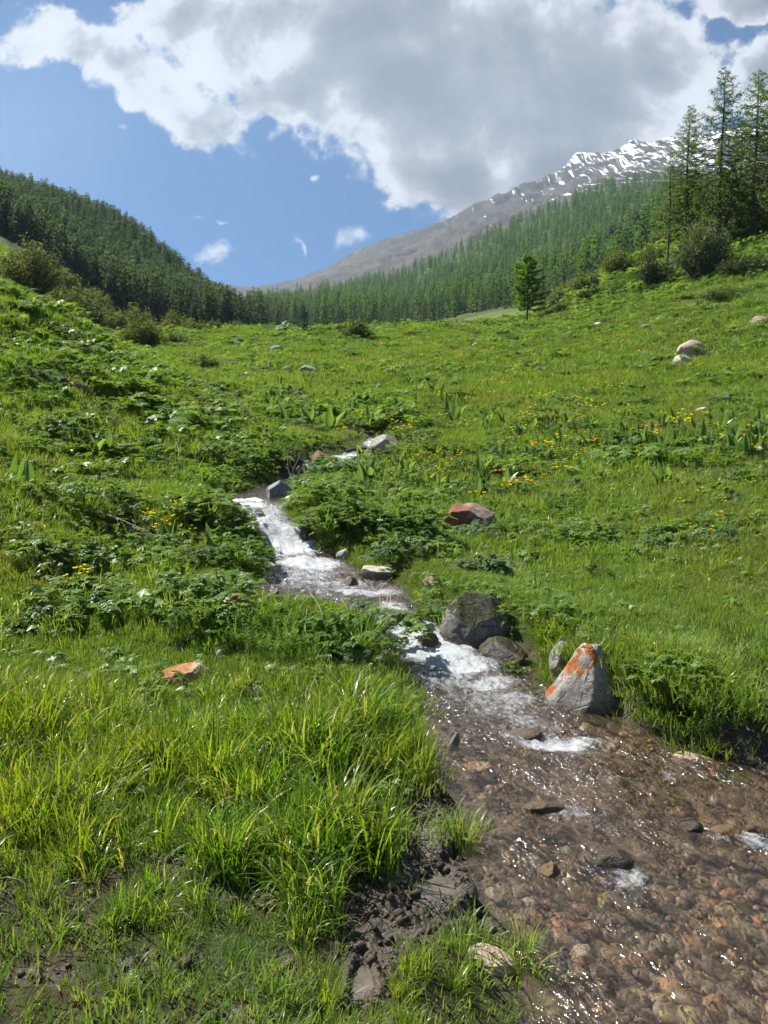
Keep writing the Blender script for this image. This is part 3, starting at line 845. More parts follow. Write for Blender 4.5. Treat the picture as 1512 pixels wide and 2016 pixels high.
hull_rock('boulder', 'pale pointed granite boulder with bright orange lichen standing at the water edge', 1157, 1410, 160, 150, 'pointed',
          [(-.08, .1, 1.0), (.42, .15, .95), (.12, -.2, .93), (-1, .1, .28), (-.92, -.3, .14), (-.48, .1, .69), (-.35, -.8, .0), (.4, -.85, .03), (.12, -.5, .62), (.05, -.75, .3), (1, .05, .32), (.86, .1, .66), (.95, -.4, .08), (.6, -.55, .45),
           (-.6, 1, .2), (.6, 1, .3), (.2, .8, .82), (-.9, .3, -.3), (.9, .3, -.3), (-.4, -.8, -.3), (.5, -.8, -.3), (0, 1, -.3)], 5, lich_point)
hull_rock('boulder', 'large dark rounded boulder with moss and orange lichen beside the white chute', 950, 1284, 176, 116, 'moss_boulder',
          [(-.45, .1, .97), (.0, .15, 1.0), (.35, .15, .92), (.7, .2, .72), (1, .2, .42), (.95, -.3, .1), (-.8, .0, .72), (-.97, .1, .38), (-.9, -.35, .08), (-.35, -.85, .05), (.3, -.85, .05), (-.3, -.6, .55), (.25, -.6, .6), (-.6, -.45, .6), (.65, -.5, .45),
           (-.6, 1, .5), (.6, 1, .45), (0, 1, .8), (-.9, .3, -.3), (.9, .3, -.3), (-.4, -.8, -.3), (.5, -.8, -.3), (0, 1, -.3)], 11, lambda v: smooth(.0, .7, v[:, 0]) * smooth(.35, .8, v[:, 2]) * .8, 10, .6, 'boulder', .05)
rock('standing_stone', 'small upright grey stone between the mossy boulder and the pointed boulder', 1106, 1322, 48, 66, 'granite', 8, .7, 15, (0, 14), .15, cat='stone', planes=[(-.9, -.3, .3, .5), (.3, -.95, .1, .55), (.9, -.2, .2, .6), (-.2, -.3, .95, .8)], post=lambda v: v * np.array([1, 1, 1.0]) * (1 - .25 * np.clip(v[:, 2:3], 0, 1)))
rock('flat_topped_stone', 'pale flat-topped stone standing in the pool by the grassy bank', 742, 1150, 72, 42, 'flat_top', 31, .8, -6, (0, 3), .28, cat='stone', sub=5, rough=.06,
     planes=[(.1, -.12, 1, .52), (-.6, -.75, -.1, .78), (.5, -.85, -.1, .8), (.95, .1, 0, .85), (-.95, 0, .1, .85)])
rock('boulder', 'broad rust-coloured boulder half hidden by leafy plants in the meadow', 925, 1048, 116, 58, 'rust', 14, .7, 6, (0, 0), .2, cat='boulder', sub=5, planes=[(-.35, -.9, .15, .55), (-.2, -.3, .95, .65), (.5, -.5, .8, .6), (.8, -.5, .2, .8), (-.9, .1, .4, .8)], lich=lambda v: smooth(.3, -.5, v[:, 0]))
rock('boulder', 'smooth grey boulder beside the uppermost rapids of the stream', 757, 890, 58, 34, 'granite', 15, .8, 0, (0, 0), .25, cat='boulder', planes=[(-.5, -.5, .8, .65), (.6, -.5, .7, .7), (0, -1, .3, .7)])
rock('boulder', 'brown stream boulder beside the upper white run', 630, 916, 42, 28, 'brown', 16, .8, 0, (0, 0), .22, cat='boulder', planes=[(-.6, -.6, .6, .6), (.5, -.3, .8, .65), (.1, -1, .1, .6)])
rock('boulder', 'dark grey boulder at the head of the cascade', 546, 985, 54, 38, 'slate', 17, .8, 0, (0, 0), .25, cat='boulder', planes=[(-.5, -.3, .85, .7), (.6, -.5, .6, .65), (0, -1, .1, .7), (-.9, -.3, 0, .75)])
rock('dark_rock', 'small dark wet rock under the twigs above the cascade', 598, 944, 40, 30, 'dark', 18, .8, 0, (0, 0), .25)
rock('lichen_stone', 'orange lichen-covered stone in the long grass on the near bank', 362, 1350, 116, 46, 'orange', 19, .6, 4, (0, 6), .38, cat='stone', sub=5, planes=[(-.35, -.25, .9, .42), (.7, -.35, .6, .55), (.25, -.95, .2, .5), (-.2, -.9, .4, .6)], lich=lambda v: smooth(.5, -.2, v[:, 0]))
rock('flat_stone', 'flat orange-brown stone lying in the shallow edge of the stream', 940, 1532, 82, 30, 'tan', 20, .55, -8, (0, -6), .3, cat='stone', planes=[(.0, -.2, 1, .45), (.7, -.7, .2, .7), (-.5, -.85, .1, .75), (.9, .2, .2, .8)])
rock('long_stone', 'long tan stone lying half under water at the right bank', 1378, 1518, 100, 30, 'tan', 21, .35, -22, (0, 12), .35, cat='stone', planes=[(.0, -.3, 1, .6), (0, -1, .2, .7)])
rock('upright_slab', 'thin pale slab leaning in the mud at the stream edge', 893, 1480, 22, 38, 'slate', 22, .4, 0, (0, 22), .15, cat='stone', planes=[(.5, -.9, 0, .4), (-.9, -.2, .2, .5)])
rock('flat_stone', 'pinkish flat stone inside the grass tuft at the near water edge', 972, 1912, 106, 32, 'pink', 24, .6, -22, (0, 10), .28, cat='stone', sub=5, planes=[(.1, -.35, .95, .5), (.6, -.7, .3, .7), (-.3, -.9, .3, .7)])
rock('stream_stone', 'squarish brown stone breaking the surface in the near stream', 1085, 1728, 50, 40, 'ochre', 25, .85, 10, (0, 0), .56, cat='stone', sub=5, planes=[(-.4, -.3, .9, .6), (.6, -.6, .6, .65), (0, -1, .2, .7), (-.8, -.5, .2, .7)], water=1)
rock('stream_stone', 'wide dark weedy stone making a ripple in the near stream', 1222, 1712, 96, 40, 'dark', 26, .6, 0, (0, 0), .56, cat='stone', water=1)
rock('stream_stone', 'dark stone with a wet face near the right bank of the stream', 1365, 1642, 62, 38, 'dark', 27, .8, 0, (0, 0), .56, cat='stone', water=1)
rock('stream_stone', 'greenish brown rounded stone under a thin sheet of water by the right rapid', 1432, 1648, 76, 34, 'ochre', 28, .7, 0, (0, 0), .56, cat='stone', water=1)
rock('stream_stone', 'reddish stone at the right edge of the small rapid', 1502, 1650, 60, 40, 'wet_brown', 29, .8, 0, (0, 0), .56, cat='stone', water=1)
rock('stream_stone', 'low reddish brown stone that lifts the midstream ripple', 1075, 1600, 90, 22, 'wet_brown', 30, .5, 0, (0, 0), .56, cat='stone', water=1)
rock('stream_stone', 'reddish brown slab below the white ripple under the pointed boulder', 1040, 1452, 84, 20, 'wet_brown', 32, .5, 0, (0, 0), .56, cat='stone', water=1)
rock('stream_stone', 'amber wet stone beside the top of the chute', 845, 1272, 44, 40, 'ochre', 33, .8, 0, (0, 0), .56, cat='stone', water=1)
rock('stream_stone', 'brown wet stone in the gap behind the leafy islet', 778, 1222, 50, 34, 'wet_brown', 34, .8, 0, (0, 0), .56, cat='stone', water=1)
rock('stream_stone', 'dark brown stone in the pool beside the flat-topped stone', 684, 1150, 40, 26, 'wet_brown', 35, .8, 0, (0, 0), .56, cat='stone', water=1)
rock('stream_stone', 'small dark stone in the white water of the pool', 540, 1168, 24, 18, 'wet_brown', 36, .8, 0, (0, 0), .56, cat='stone', water=1)
rock('stream_stone', 'black slab at the left edge of the pool below the cascade', 546, 1122, 44, 14, 'dark', 37, .7, 0, (0, 6), .35, cat='stone')
rock('stream_stone', 'dark wet stone under the overhang beside the cascade', 604, 1068, 30, 50, 'dark', 38, .7, 0, (0, 0), .2, cat='stone')
rock('stream_stone', 'pale brown stone in the bank at the foot of the cascade', 672, 1108, 34, 28, 'granite', 39, .7, 0, (0, 0), .3, cat='stone')
for a in [
    ('grey angular stone at the grassy left edge of the pool', 478, 1158, 34, 26, 'granite', 41), ('flat dark stone just left of the angular grey stone by the pool', 440, 1170, 28, 14, 'slate', 42),
    ('brown blocky stone in the grass below the pool', 468, 1198, 44, 28, 'brown', 43), ('small brown stone at the end of the thin dead branch', 408, 1205, 22, 16, 'brown', 44),
    ('tan stone beside the yellow flowers on the left bank', 405, 1102, 38, 20, 'tan', 45), ('small tan stone above the yellow flowers on the left bank', 394, 1064, 26, 12, 'tan', 46),
    ('small pale stone behind the orange lichen stone', 434, 1295, 20, 16, 'pale', 47), ('rounded dark stone under the long grass beside the mud', 703, 1525, 46, 40, 'slate', 48),
    ('pale tan stone in the turf above the flat-topped stone', 756, 1068, 32, 16, 'tan', 49), ('long tan stone in the turf right of the flat-topped stone', 850, 1156, 34, 20, 'tan', 50),
    ('small pale stone on top of the round pale-leaved plant', 956, 1090, 22, 14, 'pale', 51), ('small white stone standing alone in the short turf', 1021, 1096, 16, 18, 'pale', 52),
    ('low tan stone under leaves in the open meadow', 1262, 1058, 38, 14, 'tan', 53), ('small white stone in the meadow turf near the frame edge', 1462, 1112, 20, 16, 'pale', 54),
    ('tiny white stone in the turf left of the meadow edge stone', 1316, 1128, 9, 8, 'pale', 55),
    ('large pinkish slab on the upper meadow', 1362, 704, 62, 34, 'pink', 56), ('pale rounded stone just below the large pinkish slab', 1348, 722, 46, 24, 'pale', 57),
    ('tan stone among dock leaves in the right meadow', 1386, 814, 36, 16, 'tan', 58), ('flat pale stone near the foot of the lone tree', 1176, 643, 28, 9, 'pale', 59),
    ('small grey stone beside orange flowers below the hillside', 1272, 650, 26, 12, 'granite', 60), ('orange-tinted stone high on the meadow at the frame edge', 1500, 637, 40, 16, 'pink', 61),
    ('dark leaning stone, larger of the pair in the upper meadow', 605, 740, 36, 26, 'slate', 62), ('grey stone left of the dark leaning stone', 566, 737, 24, 16, 'granite', 63),
    ('small dark stone on the upper meadow left of the pair', 530, 727, 18, 16, 'slate', 64), ('low grey outcrop near the crest of the meadow', 468, 680, 34, 14, 'slate', 65),
    ('small grey outcrop below the crest, right of the low one', 545, 694, 30, 14, 'slate', 66), ('pale stone in the middle of the upper meadow', 830, 820, 32, 12, 'pale', 67),
    ('small brown stone in the meadow above the upper rapids', 712, 780, 18, 10, 'brown', 68), ('grey earthy rock jutting from the steep left bank', 140, 775, 60, 26, 'brown', 69),
    ('pale stone half buried at the foot of the left hummock', 262, 802, 16, 10, 'pale', 70), ('tan stone in the grass right of the cascade bank', 890, 1060, 30, 12, 'tan', 71),
    ('pale stone on the bank between flower patch and uppermost boulder', 688, 786, 12, 8, 'pale', 72), ('white stone deep in the leaves of the middle left bank', 510, 782, 14, 8, 'pale', 73),
    ('tan stone in the dark soil at the far right bank', 1260, 1060, 14, 8, 'tan', 74),
]:
    l, px, row, w, h, m, seed = a
    big = l.startswith('large')
    rock('stone', l, px, row, w, h, m, seed, .75, rng.uniform(-30, 30), (0, rng.uniform(-8, 8)), .25, cat='stone', sub=4 if w > 30 else 3)

# pebbles lying on the bed: nobody could count them
def points_object(name, P, rot, scale, idx, coll, kind, label, extra=None):
    me = bpy.data.meshes.new(name)
    n = len(P)
    me.vertices.add(n); me.vertices.foreach_set('co', np.asarray(P, np.float32).ravel())
    a = me.attributes.new('rot', 'FLOAT_VECTOR', 'POINT'); a.data.foreach_set('vector', np.asarray(rot, np.float32).ravel())
    sc_ = np.asarray(scale, np.float32)
    if sc_.ndim == 1: sc_ = np.repeat(sc_[:, None], 3, 1)
    a = me.attributes.new('sc', 'FLOAT_VECTOR', 'POINT'); a.data.foreach_set('vector', sc_.ravel())
    a = me.attributes.new('idx', 'INT', 'POINT'); a.data.foreach_set('value', np.asarray(idx, np.int32))
    o = link(name, me)
    g = bpy.data.node_groups.new(name + ' scatter', 'GeometryNodeTree')
    g.interface.new_socket('Geometry', in_out='INPUT', socket_type='NodeSocketGeometry')
    g.interface.new_socket('Geometry', in_out='OUTPUT', socket_type='NodeSocketGeometry')
    N = g.nodes; Lk = g.links
    i = N.new('NodeGroupInput'); ou = N.new('NodeGroupOutput')
    ci = N.new('GeometryNodeCollectionInfo'); ci.inputs['Collection'].default_value = coll
    ci.inputs['Separate Children'].default_value = True; ci.inputs['Reset Children'].default_value = True
    iop = N.new('GeometryNodeInstanceOnPoints'); iop.inputs['Pick Instance'].default_value = True
    def na(nm, ty):
        q = N.new('GeometryNodeInputNamedAttribute'); q.data_type = ty; q.inputs['Name'].default_value = nm; return q.outputs['Attribute']
    e2r = N.new('FunctionNodeEulerToRotation')
    Lk.new(na('rot', 'FLOAT_VECTOR'), e2r.inputs[0]); Lk.new(e2r.outputs[0], iop.inputs['Rotation'])
    Lk.new(na('sc', 'FLOAT_VECTOR'), iop.inputs['Scale']); Lk.new(na('idx', 'INT'), iop.inputs['Instance Index'])
    Lk.new(i.outputs[0], iop.inputs['Points']); Lk.new(ci.outputs[0], iop.inputs['Instance']); Lk.new(iop.outputs[0], ou.inputs[0])
    md = o.modifiers.new('scatter', 'NODES'); md.node_group = g
    tag(o, label, None, None, kind)
    return o

def source_collection(name, meshes):
    c = bpy.data.collections.new(name)
    for k, me in enumerate(meshes):
        o = bpy.data.objects.new('%s %03d' % (name, k), me); c.objects.link(o)
    return c

def pebble_material():
    m, t, out = mat('mixed stream pebbles')
    rnd = t.new('ShaderNodeObjectInfo').outputs['Random']
    P = t.pos()
    c = t.ramp(rnd, [(.0, (.06, .05, .043)), (.20, (.13, .10, .075)), (.40, (.17, .125, .09)), (.58, (.15, .13, .11)), (.72, (.28, .16, .075)), (.80, (.22, .12, .08)), (.88, (.30, .24, .12)), (.95, (.34, .30, .24))])
    c.node.color_ramp.interpolation = 'CONSTANT'
    n = t.noise(P, 45, 4, .65)
    c = t.mix(t.step(n, .4, .65, 0, .6), c, t.mix(.6, c, (.03, .024, .016)))
    t.l.new(principled(t, c, .55, t.bump(n, .5, .01), .4), out); return m
M_PEB = pebble_material()
def build_pebbles():
    ms = [rock_mesh('pebble', (1, .8, .55), 200 + k, M_PEB, 2, 5, .12) for k in range(7)]
    c = source_collection('pebble kinds', ms)
    n = 8500
    y = S0 + .3 + (8.5 - S0 - .3) * rng.random(n) ** 1.5
    x = s_left(y) + (np.minimum(s_right(y), .42 * y + .5) - s_left(y)) * rng.random(n)
    z, sd, side, zw, *_ = terrain(x, y, True)
    k = sd < -.02
    x, y, z, zw = x[k], y[k], z[k], zw[k]
    s = np.exp(rng.normal(math.log(.0125), .65, len(x))) * (1 + .7 * (1 - smooth(2.6, 4.0, y))); s = np.minimum(s, .062)
    s = np.minimum(s, np.maximum((zw - z) * 1.25, .012))
    points_object('pebbles', np.stack([x, y, z + s * .15], 1), rng.uniform(-.5, .5, (len(x), 3)) + np.stack([0 * x, 0 * x, rng.uniform(0, 6.28, len(x))], 1), s, rng.integers(0, 7, len(x)), c, 'stuff', 'brown and orange pebbles covering the stream bed')
    # clods and gravel on the mud
    n = 26000
    x = rng.uniform(-2.2, 2.6, n); y = rng.uniform(2.0, 5.2, n)
    z, sd, side, zw, mud, *_ = terrain(x, y, True)
    k = (mud > .45) & (sd > .01)
    x, y, z = x[k], y[k], z[k]
    s = np.minimum(np.exp(rng.normal(math.log(.007), .7, len(x))), .028)
    mm, t, out = mat('damp soil clods'); P = t.pos(); nn = t.noise(P, 60, 4, .6)
    t.l.new(principled(t, t.ramp(nn, [(.3, (.028, .02, .014)), (.7, (.085, .062, .044))]), .7, t.bump(nn, .7, .01), .3), out)
    c2 = source_collection('clod kinds', [rock_mesh('clod', (1, .9, .7), 300 + q, mm, 2, 3, .35) for q in range(5)])
    points_object('mud_clods', np.stack([x, y, z], 1), rng.uniform(-3, 3, (len(x), 3)), s, rng.integers(0, 5, len(x)), c2, 'stuff', 'crumbly dark mud trodden beside the stream')
build_pebbles()
# ------------------------------------------------------------------ leaf materials
def leaf_material(name, cols, trans=.45, gloss=.07, grough=.38, var=.0, patch=None):
    """cols: colour stops over the random number of each blade or leaf"""
    m, t, out = mat(name)
    rnd = t.attr('rnd'); oi = t.new('ShaderNodeObjectInfo').outputs['Random']
    P = t.pos()
    f = t.m('ADD', t.m('MULTIPLY', rnd, .62), t.m('MULTIPLY', oi, .38))
    n = len(cols)
    c = t.ramp(f, [(.12 + .76 * i / (n - 1), cols[i]) for i in range(n)])
    if patch:
        c = t.mix(t.step(t.noise(P, patch[1], 4, .6), .45, .66, 0, patch[2]), c, patch[0])
    d = t.new('ShaderNodeBsdfDiffuse'); tr = t.new('ShaderNodeBsdfTranslucent'); g = t.new('ShaderNodeBsdfGlossy')
    t.l.new(c, d.inputs['Color'])
    ct = t.mix(1.0, c, (1.25, 1.18, .55), 'MULTIPLY'); t.l.new(ct, tr.inputs['Color'])
    g.inputs['Roughness'].default_value = grough
    a = t.new('ShaderNodeMixShader'); a.inputs[0].default_value = trans; t.l.new(d.outputs[0], a.inputs[1]); t.l.new(tr.outputs[0], a.inputs[2])
    lw = t.new('ShaderNodeLayerWeight'); lw.inputs['Blend'].default_value = .25
    b = t.new('ShaderNodeMixShader'); t.l.new(t.m('MULTIPLY', t.m('ADD', t.m('MULTIPLY', lw.outputs['Facing'], .9), .35), gloss * .55, clamp=True), b.inputs[0]); t.l.new(a.outputs[0], b.inputs[1]); t.l.new(g.outputs[0], b.inputs[2])
    t.l.new(b.outputs[0], out)
    return m

M_GRASS = leaf_material('long meadow grass', [(.060, .135, .010), (.108, .215, .016), (.15, .275, .024), (.20, .315, .04), (.36, .33, .14)], .55, .09, .3, patch=((.24, .28, .02), .8, .5))
M_TURF = leaf_material('short turf grass', [(.098, .185, .028), (.142, .25, .042), (.185, .29, .058), (.28, .30, .11)], .45, .06, .4, patch=((.20, .215, .07), .35, .6))
M_HERB = leaf_material('herb leaves', [(.085, .165, .03), (.13, .235, .044), (.17, .28, .062), (.21, .31, .09)], .5, .09, .4)
M_MEADOWHERB = leaf_material('meadow herb leaves', [(.08, .15, .03), (.12, .21, .045), (.16, .255, .065)], .45, .07, .42)
M_PALEHERB = leaf_material('pale herb leaves', [(.06, .12, .045), (.10, .17, .07), (.15, .22, .11)], .4, .07, .42)
M_DOCK = leaf_material('dock leaves', [(.09, .18, .045), (.14, .24, .07), (.19, .29, .10)], .5, .10, .36)
M_WHORL = leaf_material('whorled leaves', [(.05, .115, .012), (.09, .18, .018), (.14, .25, .03)], .45, .06, .4)
M_BUSH_OLIVE = leaf_material('olive bush leaves', [(.10, .14, .035), (.14, .185, .05), (.19, .22, .07)], .42, .05, .45)
M_BUSH_GREEN = leaf_material('yellow green bush leaves', [(.07, .10, .02), (.11, .15, .028), (.155, .185, .045)], .4, .05, .45)
M_BUSH_DARK = leaf_material('dark juniper sprays', [(.03, .05, .018), (.055, .078, .026), (.085, .10, .038)], .3, .05, .45)
M_BUSH_BROWN = leaf_material('brownish twiggy leaves', [(.08, .12, .045), (.115, .16, .06), (.15, .195, .075)], .45, .05, .5)
M_LARCH = leaf_material('larch needles', [(.07, .13, .03), (.105, .18, .038), (.145, .22, .052)], .4, .04, .5)
M_FAR_LARCH = leaf_material('distant larch needles', [(.055, .115, .04), (.085, .16, .055), (.12, .195, .07)], .5, .02, .6)
M_SPRUCE = leaf_material('spruce needles', [(.045, .08, .048), (.068, .11, .066), (.09, .132, .08)], .5, .03, .55)
M_YELLOW = leaf_material('yellow petals', [(.80, .62, .01), (.82, .68, .015), (.84, .72, .03)], .35, .06, .4)
M_ORANGE = leaf_material('orange petals', [(.78, .38, .01), (.80, .45, .01), (.82, .52, .02)], .35, .06, .4)
M_STRAW = leaf_material('dry straw', [(.30, .25, .16), (.42, .36, .25), (.50, .45, .33)], .2, .06, .5)
def bark_material(name, a, b):
    m, t, out = mat(name); P = t.pos()
    n = t.noise(t.vm('MULTIPLY', P, (1, 1, .25)), 14, 5, .65)
    t.l.new(principled(t, t.ramp(n, [(.3, a), (.7, b)]), .9, t.bump(n, .8, .03), .15), out); return m
M_BARK = bark_material('larch bark', (.045, .035, .028), (.13, .105, .085))
M_TWIG = bark_material('grey twigs', (.065, .062, .052), (.14, .135, .115))

# ------------------------------------------------------------------ grass clumps
def blade(r, base, az, length, width, bend, segs=4, twist=.3, lean=.15, kink=0):
    t = np.linspace(0, 1, segs + 1)
    d = np.array([math.cos(az), math.sin(az), 0]); up = np.array([0, 0, 1.0]); side = np.array([-math.sin(az), math.cos(az), 0])
    ang = lean + bend * t ** 1.6                      # angle from upright
    st = length / segs
    p = np.zeros((segs + 1, 3)); p[0] = base
    for i in range(1, segs + 1):
        a = ang[i - 1]
        p[i] = p[i - 1] + st * (math.sin(a) * d + math.cos(a) * up)
    w = width * np.minimum(1, 1.25 * (1 - t ** 1.8)) * .5
    sd = side * math.cos(twist) + d * math.sin(twist)
    L = p[:-1] - w[:-1, None] * sd; Rr = p[:-1] + w[:-1, None] * sd
    V = np.concatenate([L, Rr, p[-1:]])
    q = [(i, segs + i, segs + i + 1, i + 1) for i in range(segs - 1)]
    tr = [(segs - 1, 2 * segs - 1, 2 * segs)]
    return V, q, tr

def grass_clump(name, seed, m, n, rad, lmin, lmax, width, bend, lean, segs=4, wind=None, straw=0.0):
    r = np.random.default_rng(seed); b = Buf()
    for k in range(n):
        rr = rad * math.sqrt(r.random()); th = r.uniform(0, 6.283)
        base = np.array([rr * math.cos(th), rr * math.sin(th), -.01])
        az = th + r.normal(0, .9) if wind is None else wind + r.normal(0, 1.0)
        L = lmin + (lmax - lmin) * r.random() ** 1.2
        V, q, t = blade(r, base, az, L, width * r.uniform(.7, 1.3), max(.05, r.normal(bend, bend * .5)), segs, r.uniform(-.7, .7), abs(r.normal(lean, .15)))
        a = r.random() * .85
        if r.random() < straw: a = 1.25
        b.add(V, q, t, a)
    return b.mesh(name, m, False)

# ------------------------------------------------------------------ herbs
def leaf_quad(base, d, n, length, width, fold=.25, droop=.3, tip=.0):
    """a pointed leaf of four faces, folded on its midrib. d: direction, n: up normal"""
    d = d / np.linalg.norm(d); s = np.cross(d, n); s /= np.linalg.norm(s) + 1e-9; n = np.cross(s, d)
    m1 = base + d * length * .45 - n * 0; tp = base + d * length - n * length * droop
    l = base + d * length * .42 + s * width * .5 + n * width * fold; r = base + d * length * .42 - s * width * .5 + n * width * fold
    V = np.array([base, l, tp, r, m1])
    return V, None, [(0, 4, 1), (4, 2, 1), (0, 3, 4), (4, 3, 2)]

def compound_leaf(b, r, base, az, elev, stalk, size, nleaf=7, a=.5):
    d = np.array([math.cos(az) * math.cos(elev), math.sin(az) * math.cos(elev), math.sin(elev)])
    pts = [base, base + d * stalk * .5, base + d * stalk - np.array([0, 0, stalk * .06])]
    side = np.cross(d, [0, 0, 1]); side /= np.linalg.norm(side) + 1e-9
    w = .0035
    V = []
    for p in pts: V += [p - side * w, p + side * w]
    b.add(V, [(0, 1, 3, 2), (2, 3, 5, 4)], None, a)
    tip = pts[-1]
    out = np.array([math.cos(az), math.sin(az), r.uniform(-.25, .25)]); out /= np.linalg.norm(out)
    n = np.array([r.normal(0, .25), r.normal(0, .25), 1.0]); n -= out * (n @ out); n /= np.linalg.norm(n)
    s = np.cross(out, n)
    for k in range(nleaf):
        f = (k / (nleaf - 1) - .5) * 2                      # -1..1 over the fan
        ang = f * 2.1
        dd = out * math.cos(ang) + s * math.sin(ang)
        L = size * (1 - .38 * abs(f)) * r.uniform(.8, 1.15)
        V, _, t = leaf_quad(tip, dd + np.array([0, 0, r.normal(0, .12)]), n, L, L * .52, .12, .18)
        b.add(V, None, t, np.clip(a + r.normal(0, .12), 0, 1))
        # toothed lobes
        for sg in (-1, 1):
            if r.random() < .75:
                d2 = dd * .8 + np.cross(dd, n) * sg * .75
                V, _, t = leaf_quad(tip + dd * L * .38, d2, n, L * .45, L * .26, .1, .15)
                b.add(V, None, t, np.clip(a + r.normal(0, .12), 0, 1))

def herb(name, seed, m, rad=.25, height=.22, nl=26, size=.085, nleaf=7):
    r = np.random.default_rng(seed); b = Buf()
    for k in range(nl):
        az = r.uniform(0, 6.283); q = math.sqrt(r.random())
        base = np.array([math.cos(az), math.sin(az), 0]) * rad * .25 * q
        el = R(82) - q * R(62) + r.normal(0, .12)
        st = math.hypot(rad * q, height * (1 - .45 * q)) * r.uniform(.75, 1.1)
        compound_leaf(b, r, base, az + r.normal(0, .3), el, st, size * r.uniform(.65, 1.25), nleaf, r.random())
    return b.mesh(name, m, False)

def dock(name, seed, m, n=4, height=.36, width=.11, lean=.25):
    r = np.random.default_rng(seed); b = Buf()
    for k in range(n):
        az = r.uniform(0, 6.283); H = height * r.uniform(.6, 1.15); W = width * r.uniform(.8, 1.2) * H / height
        base = np.array([math.cos(az), math.sin(az), 0]) * .05 * r.random()
        d = np.array([math.cos(az), math.sin(az), 0]); side = np.array([-math.sin(az), math.cos(az), 0])
        ln = abs(r.normal(lean, .18)); roll = r.uniform(.5, 1.1)
        segs = 7; V = []
        p = base.copy()
        for i in range(segs + 1):
            t = i / segs
            prof = math.sin(math.pi * min(1, (t * .92 + .08)) ** .8) ** .75 if t < 1 else 0
            prof = max(0, prof) if t > .12 else .18
            a = ln + .5 * t * t * ln * 2
            dirv = math.sin(a) * d + math.cos(a) * np.array([0, 0, 1.0]); nrm = math.cos(a) * d - math.sin(a) * np.array([0, 0, 1.0])
            if i: p = p + dirv * H / segs
            wv = W * prof * .5
            V += [p + side * wv * math.cos(roll) - nrm * wv * math.sin(roll), p + nrm * wv * .15, p - side * wv * math.cos(roll) - nrm * wv * math.sin(roll)]
        q = []
        for i in range(segs):
            q += [(3 * i, 3 * i + 1, 3 * i + 4, 3 * i + 3), (3 * i + 1, 3 * i + 2, 3 * i + 5, 3 * i + 4)]
        b.add(V, q, None, r.random())
    return b.mesh(name, m, True)

def whorl_plant(name, seed, m, n=9, rad=.10, height=.2, leaf=.035):
    r = np.random.default_rng(seed); b = Buf()
    for k in range(n):
        th = r.uniform(0, 6.283); rr = rad * math.sqrt(r.random())
        base = np.array([rr * math.cos(th), rr * math.sin(th), 0]); H = height * r.uniform(.6, 1.1)
        lean = np.array([math.cos(th), math.sin(th), 0]) * r.uniform(.05, .35)
        top = base + np.array([0, 0, H]) + lean * H
        b.add([base - [.002, 0, 0], base + [.002, 0, 0], top + [.0015, 0, 0], top - [.0015, 0, 0]], [(0, 1, 2, 3)], None, .1)
        a0 = r.random()
        for i in range(34):
            t = .3 + .7 * i / 33
            p = base + (top - base) * t; az = i * 2.4
            el = -.1 + 1.1 * smooth(.6, 1, t)
            dd = np.array([math.cos(az) * math.cos(el), math.sin(az) * math.cos(el), math.sin(el)])
            V, _, tr = leaf_quad(p, dd, np.array([0, 0, 1.0]), leaf * r.uniform(.8, 1.2), leaf * .26, .1, .05)
            b.add(V, None, tr, np.clip(a0 * .5 + .5 * t + r.normal(0, .08), 0, 1))
    return b.mesh(name, m, False)

def flower(name, seed, m, n=5, rad=.06, height=.16, head=.016):
    """stem(s) and heads: stem faces first use the leaf material"""
    r = np.random.default_rng(seed); b = Buf(); fm = []
    for k in range(n):
        th = r.uniform(0, 6.283); rr = rad * math.sqrt(r.random()) if n > 1 else 0
        base = np.array([rr * math.cos(th), rr * math.sin(th), 0]); H = height * r.uniform(.7, 1.15)
        top = base + np.array([r.normal(0, .1) * H, r.normal(0, .1) * H, H])
        b.add([base - [.002, 0, 0], base + [.002, 0, 0], top + [.0015, 0, 0], top - [.0015, 0, 0]], [(0, 1, 2, 3)], None, .3)
        up = np.array([r.normal(0, .3), r.normal(0, .3) - .2, 1.0])
        for i in range(6):
            az = i * math.pi / 3; el = .45
            dd = np.array([math.cos(az) * math.cos(el), math.sin(az) * math.cos(el), math.sin(el)])
            V, _, tr = leaf_quad(top, dd, up, head * r.uniform(.9, 1.1), head * .95, .1, -.15)
            b.add(V, None, tr, r.random())
    V = np.concatenate(b.v); nq = sum(len(q) for q in b.q); nt = sum(len(q) for q in b.t)
    return mesh(name, V, np.concatenate(b.q), np.concatenate(b.t), False, {'rnd': np.concatenate(b.a)}, [m, M_HERB], np.concatenate([np.ones(nq, int), np.zeros(nt, int)]))

# ------------------------------------------------------------------ scatter of the meadow
WIND = R(-25)
GC = []
for k in range(5): GC.append(grass_clump('long grass', 400 + k, M_GRASS, 30, .085, .16, .38, .0088, 1.0, .22, 5, None, .06))          # 0-4
for k in range(3): GC.append(grass_clump('arching grass', 410 + k, M_GRASS, 24, .07, .20, .44, .0085, 1.9, .30, 6, None, .12))          # 5-7
for k in range(4): GC.append(grass_clump('short turf', 420 + k, M_TURF, 60, .13, .035, .10, .0045, .8, .35, 3, None, .10))             # 8-11
for k in range(4): GC.append(grass_clump('meadow turf', 430 + k, M_TURF, 60, .22, .06, .17, .0085, .8, .3, 3, None, .04))              # 12-15
for k in range(4): GC.append(grass_clump('far meadow turf', 440 + k, M_TURF, 80, .55, .10, .24, .024, .8, .3, 2, None, .04))           # 16-19
C_GRASS = source_collection('grass kinds', GC)

def wedge(n, y0, y1, power=2.0, margin=.06):
    u = rng.random(n); y = (y0 ** power + (y1 ** power - y0 ** power) * u) ** (1 / power)
    s = rng.uniform(-.5 - margin, .5 + margin, n) * (1512 / F)
    return s * y, y

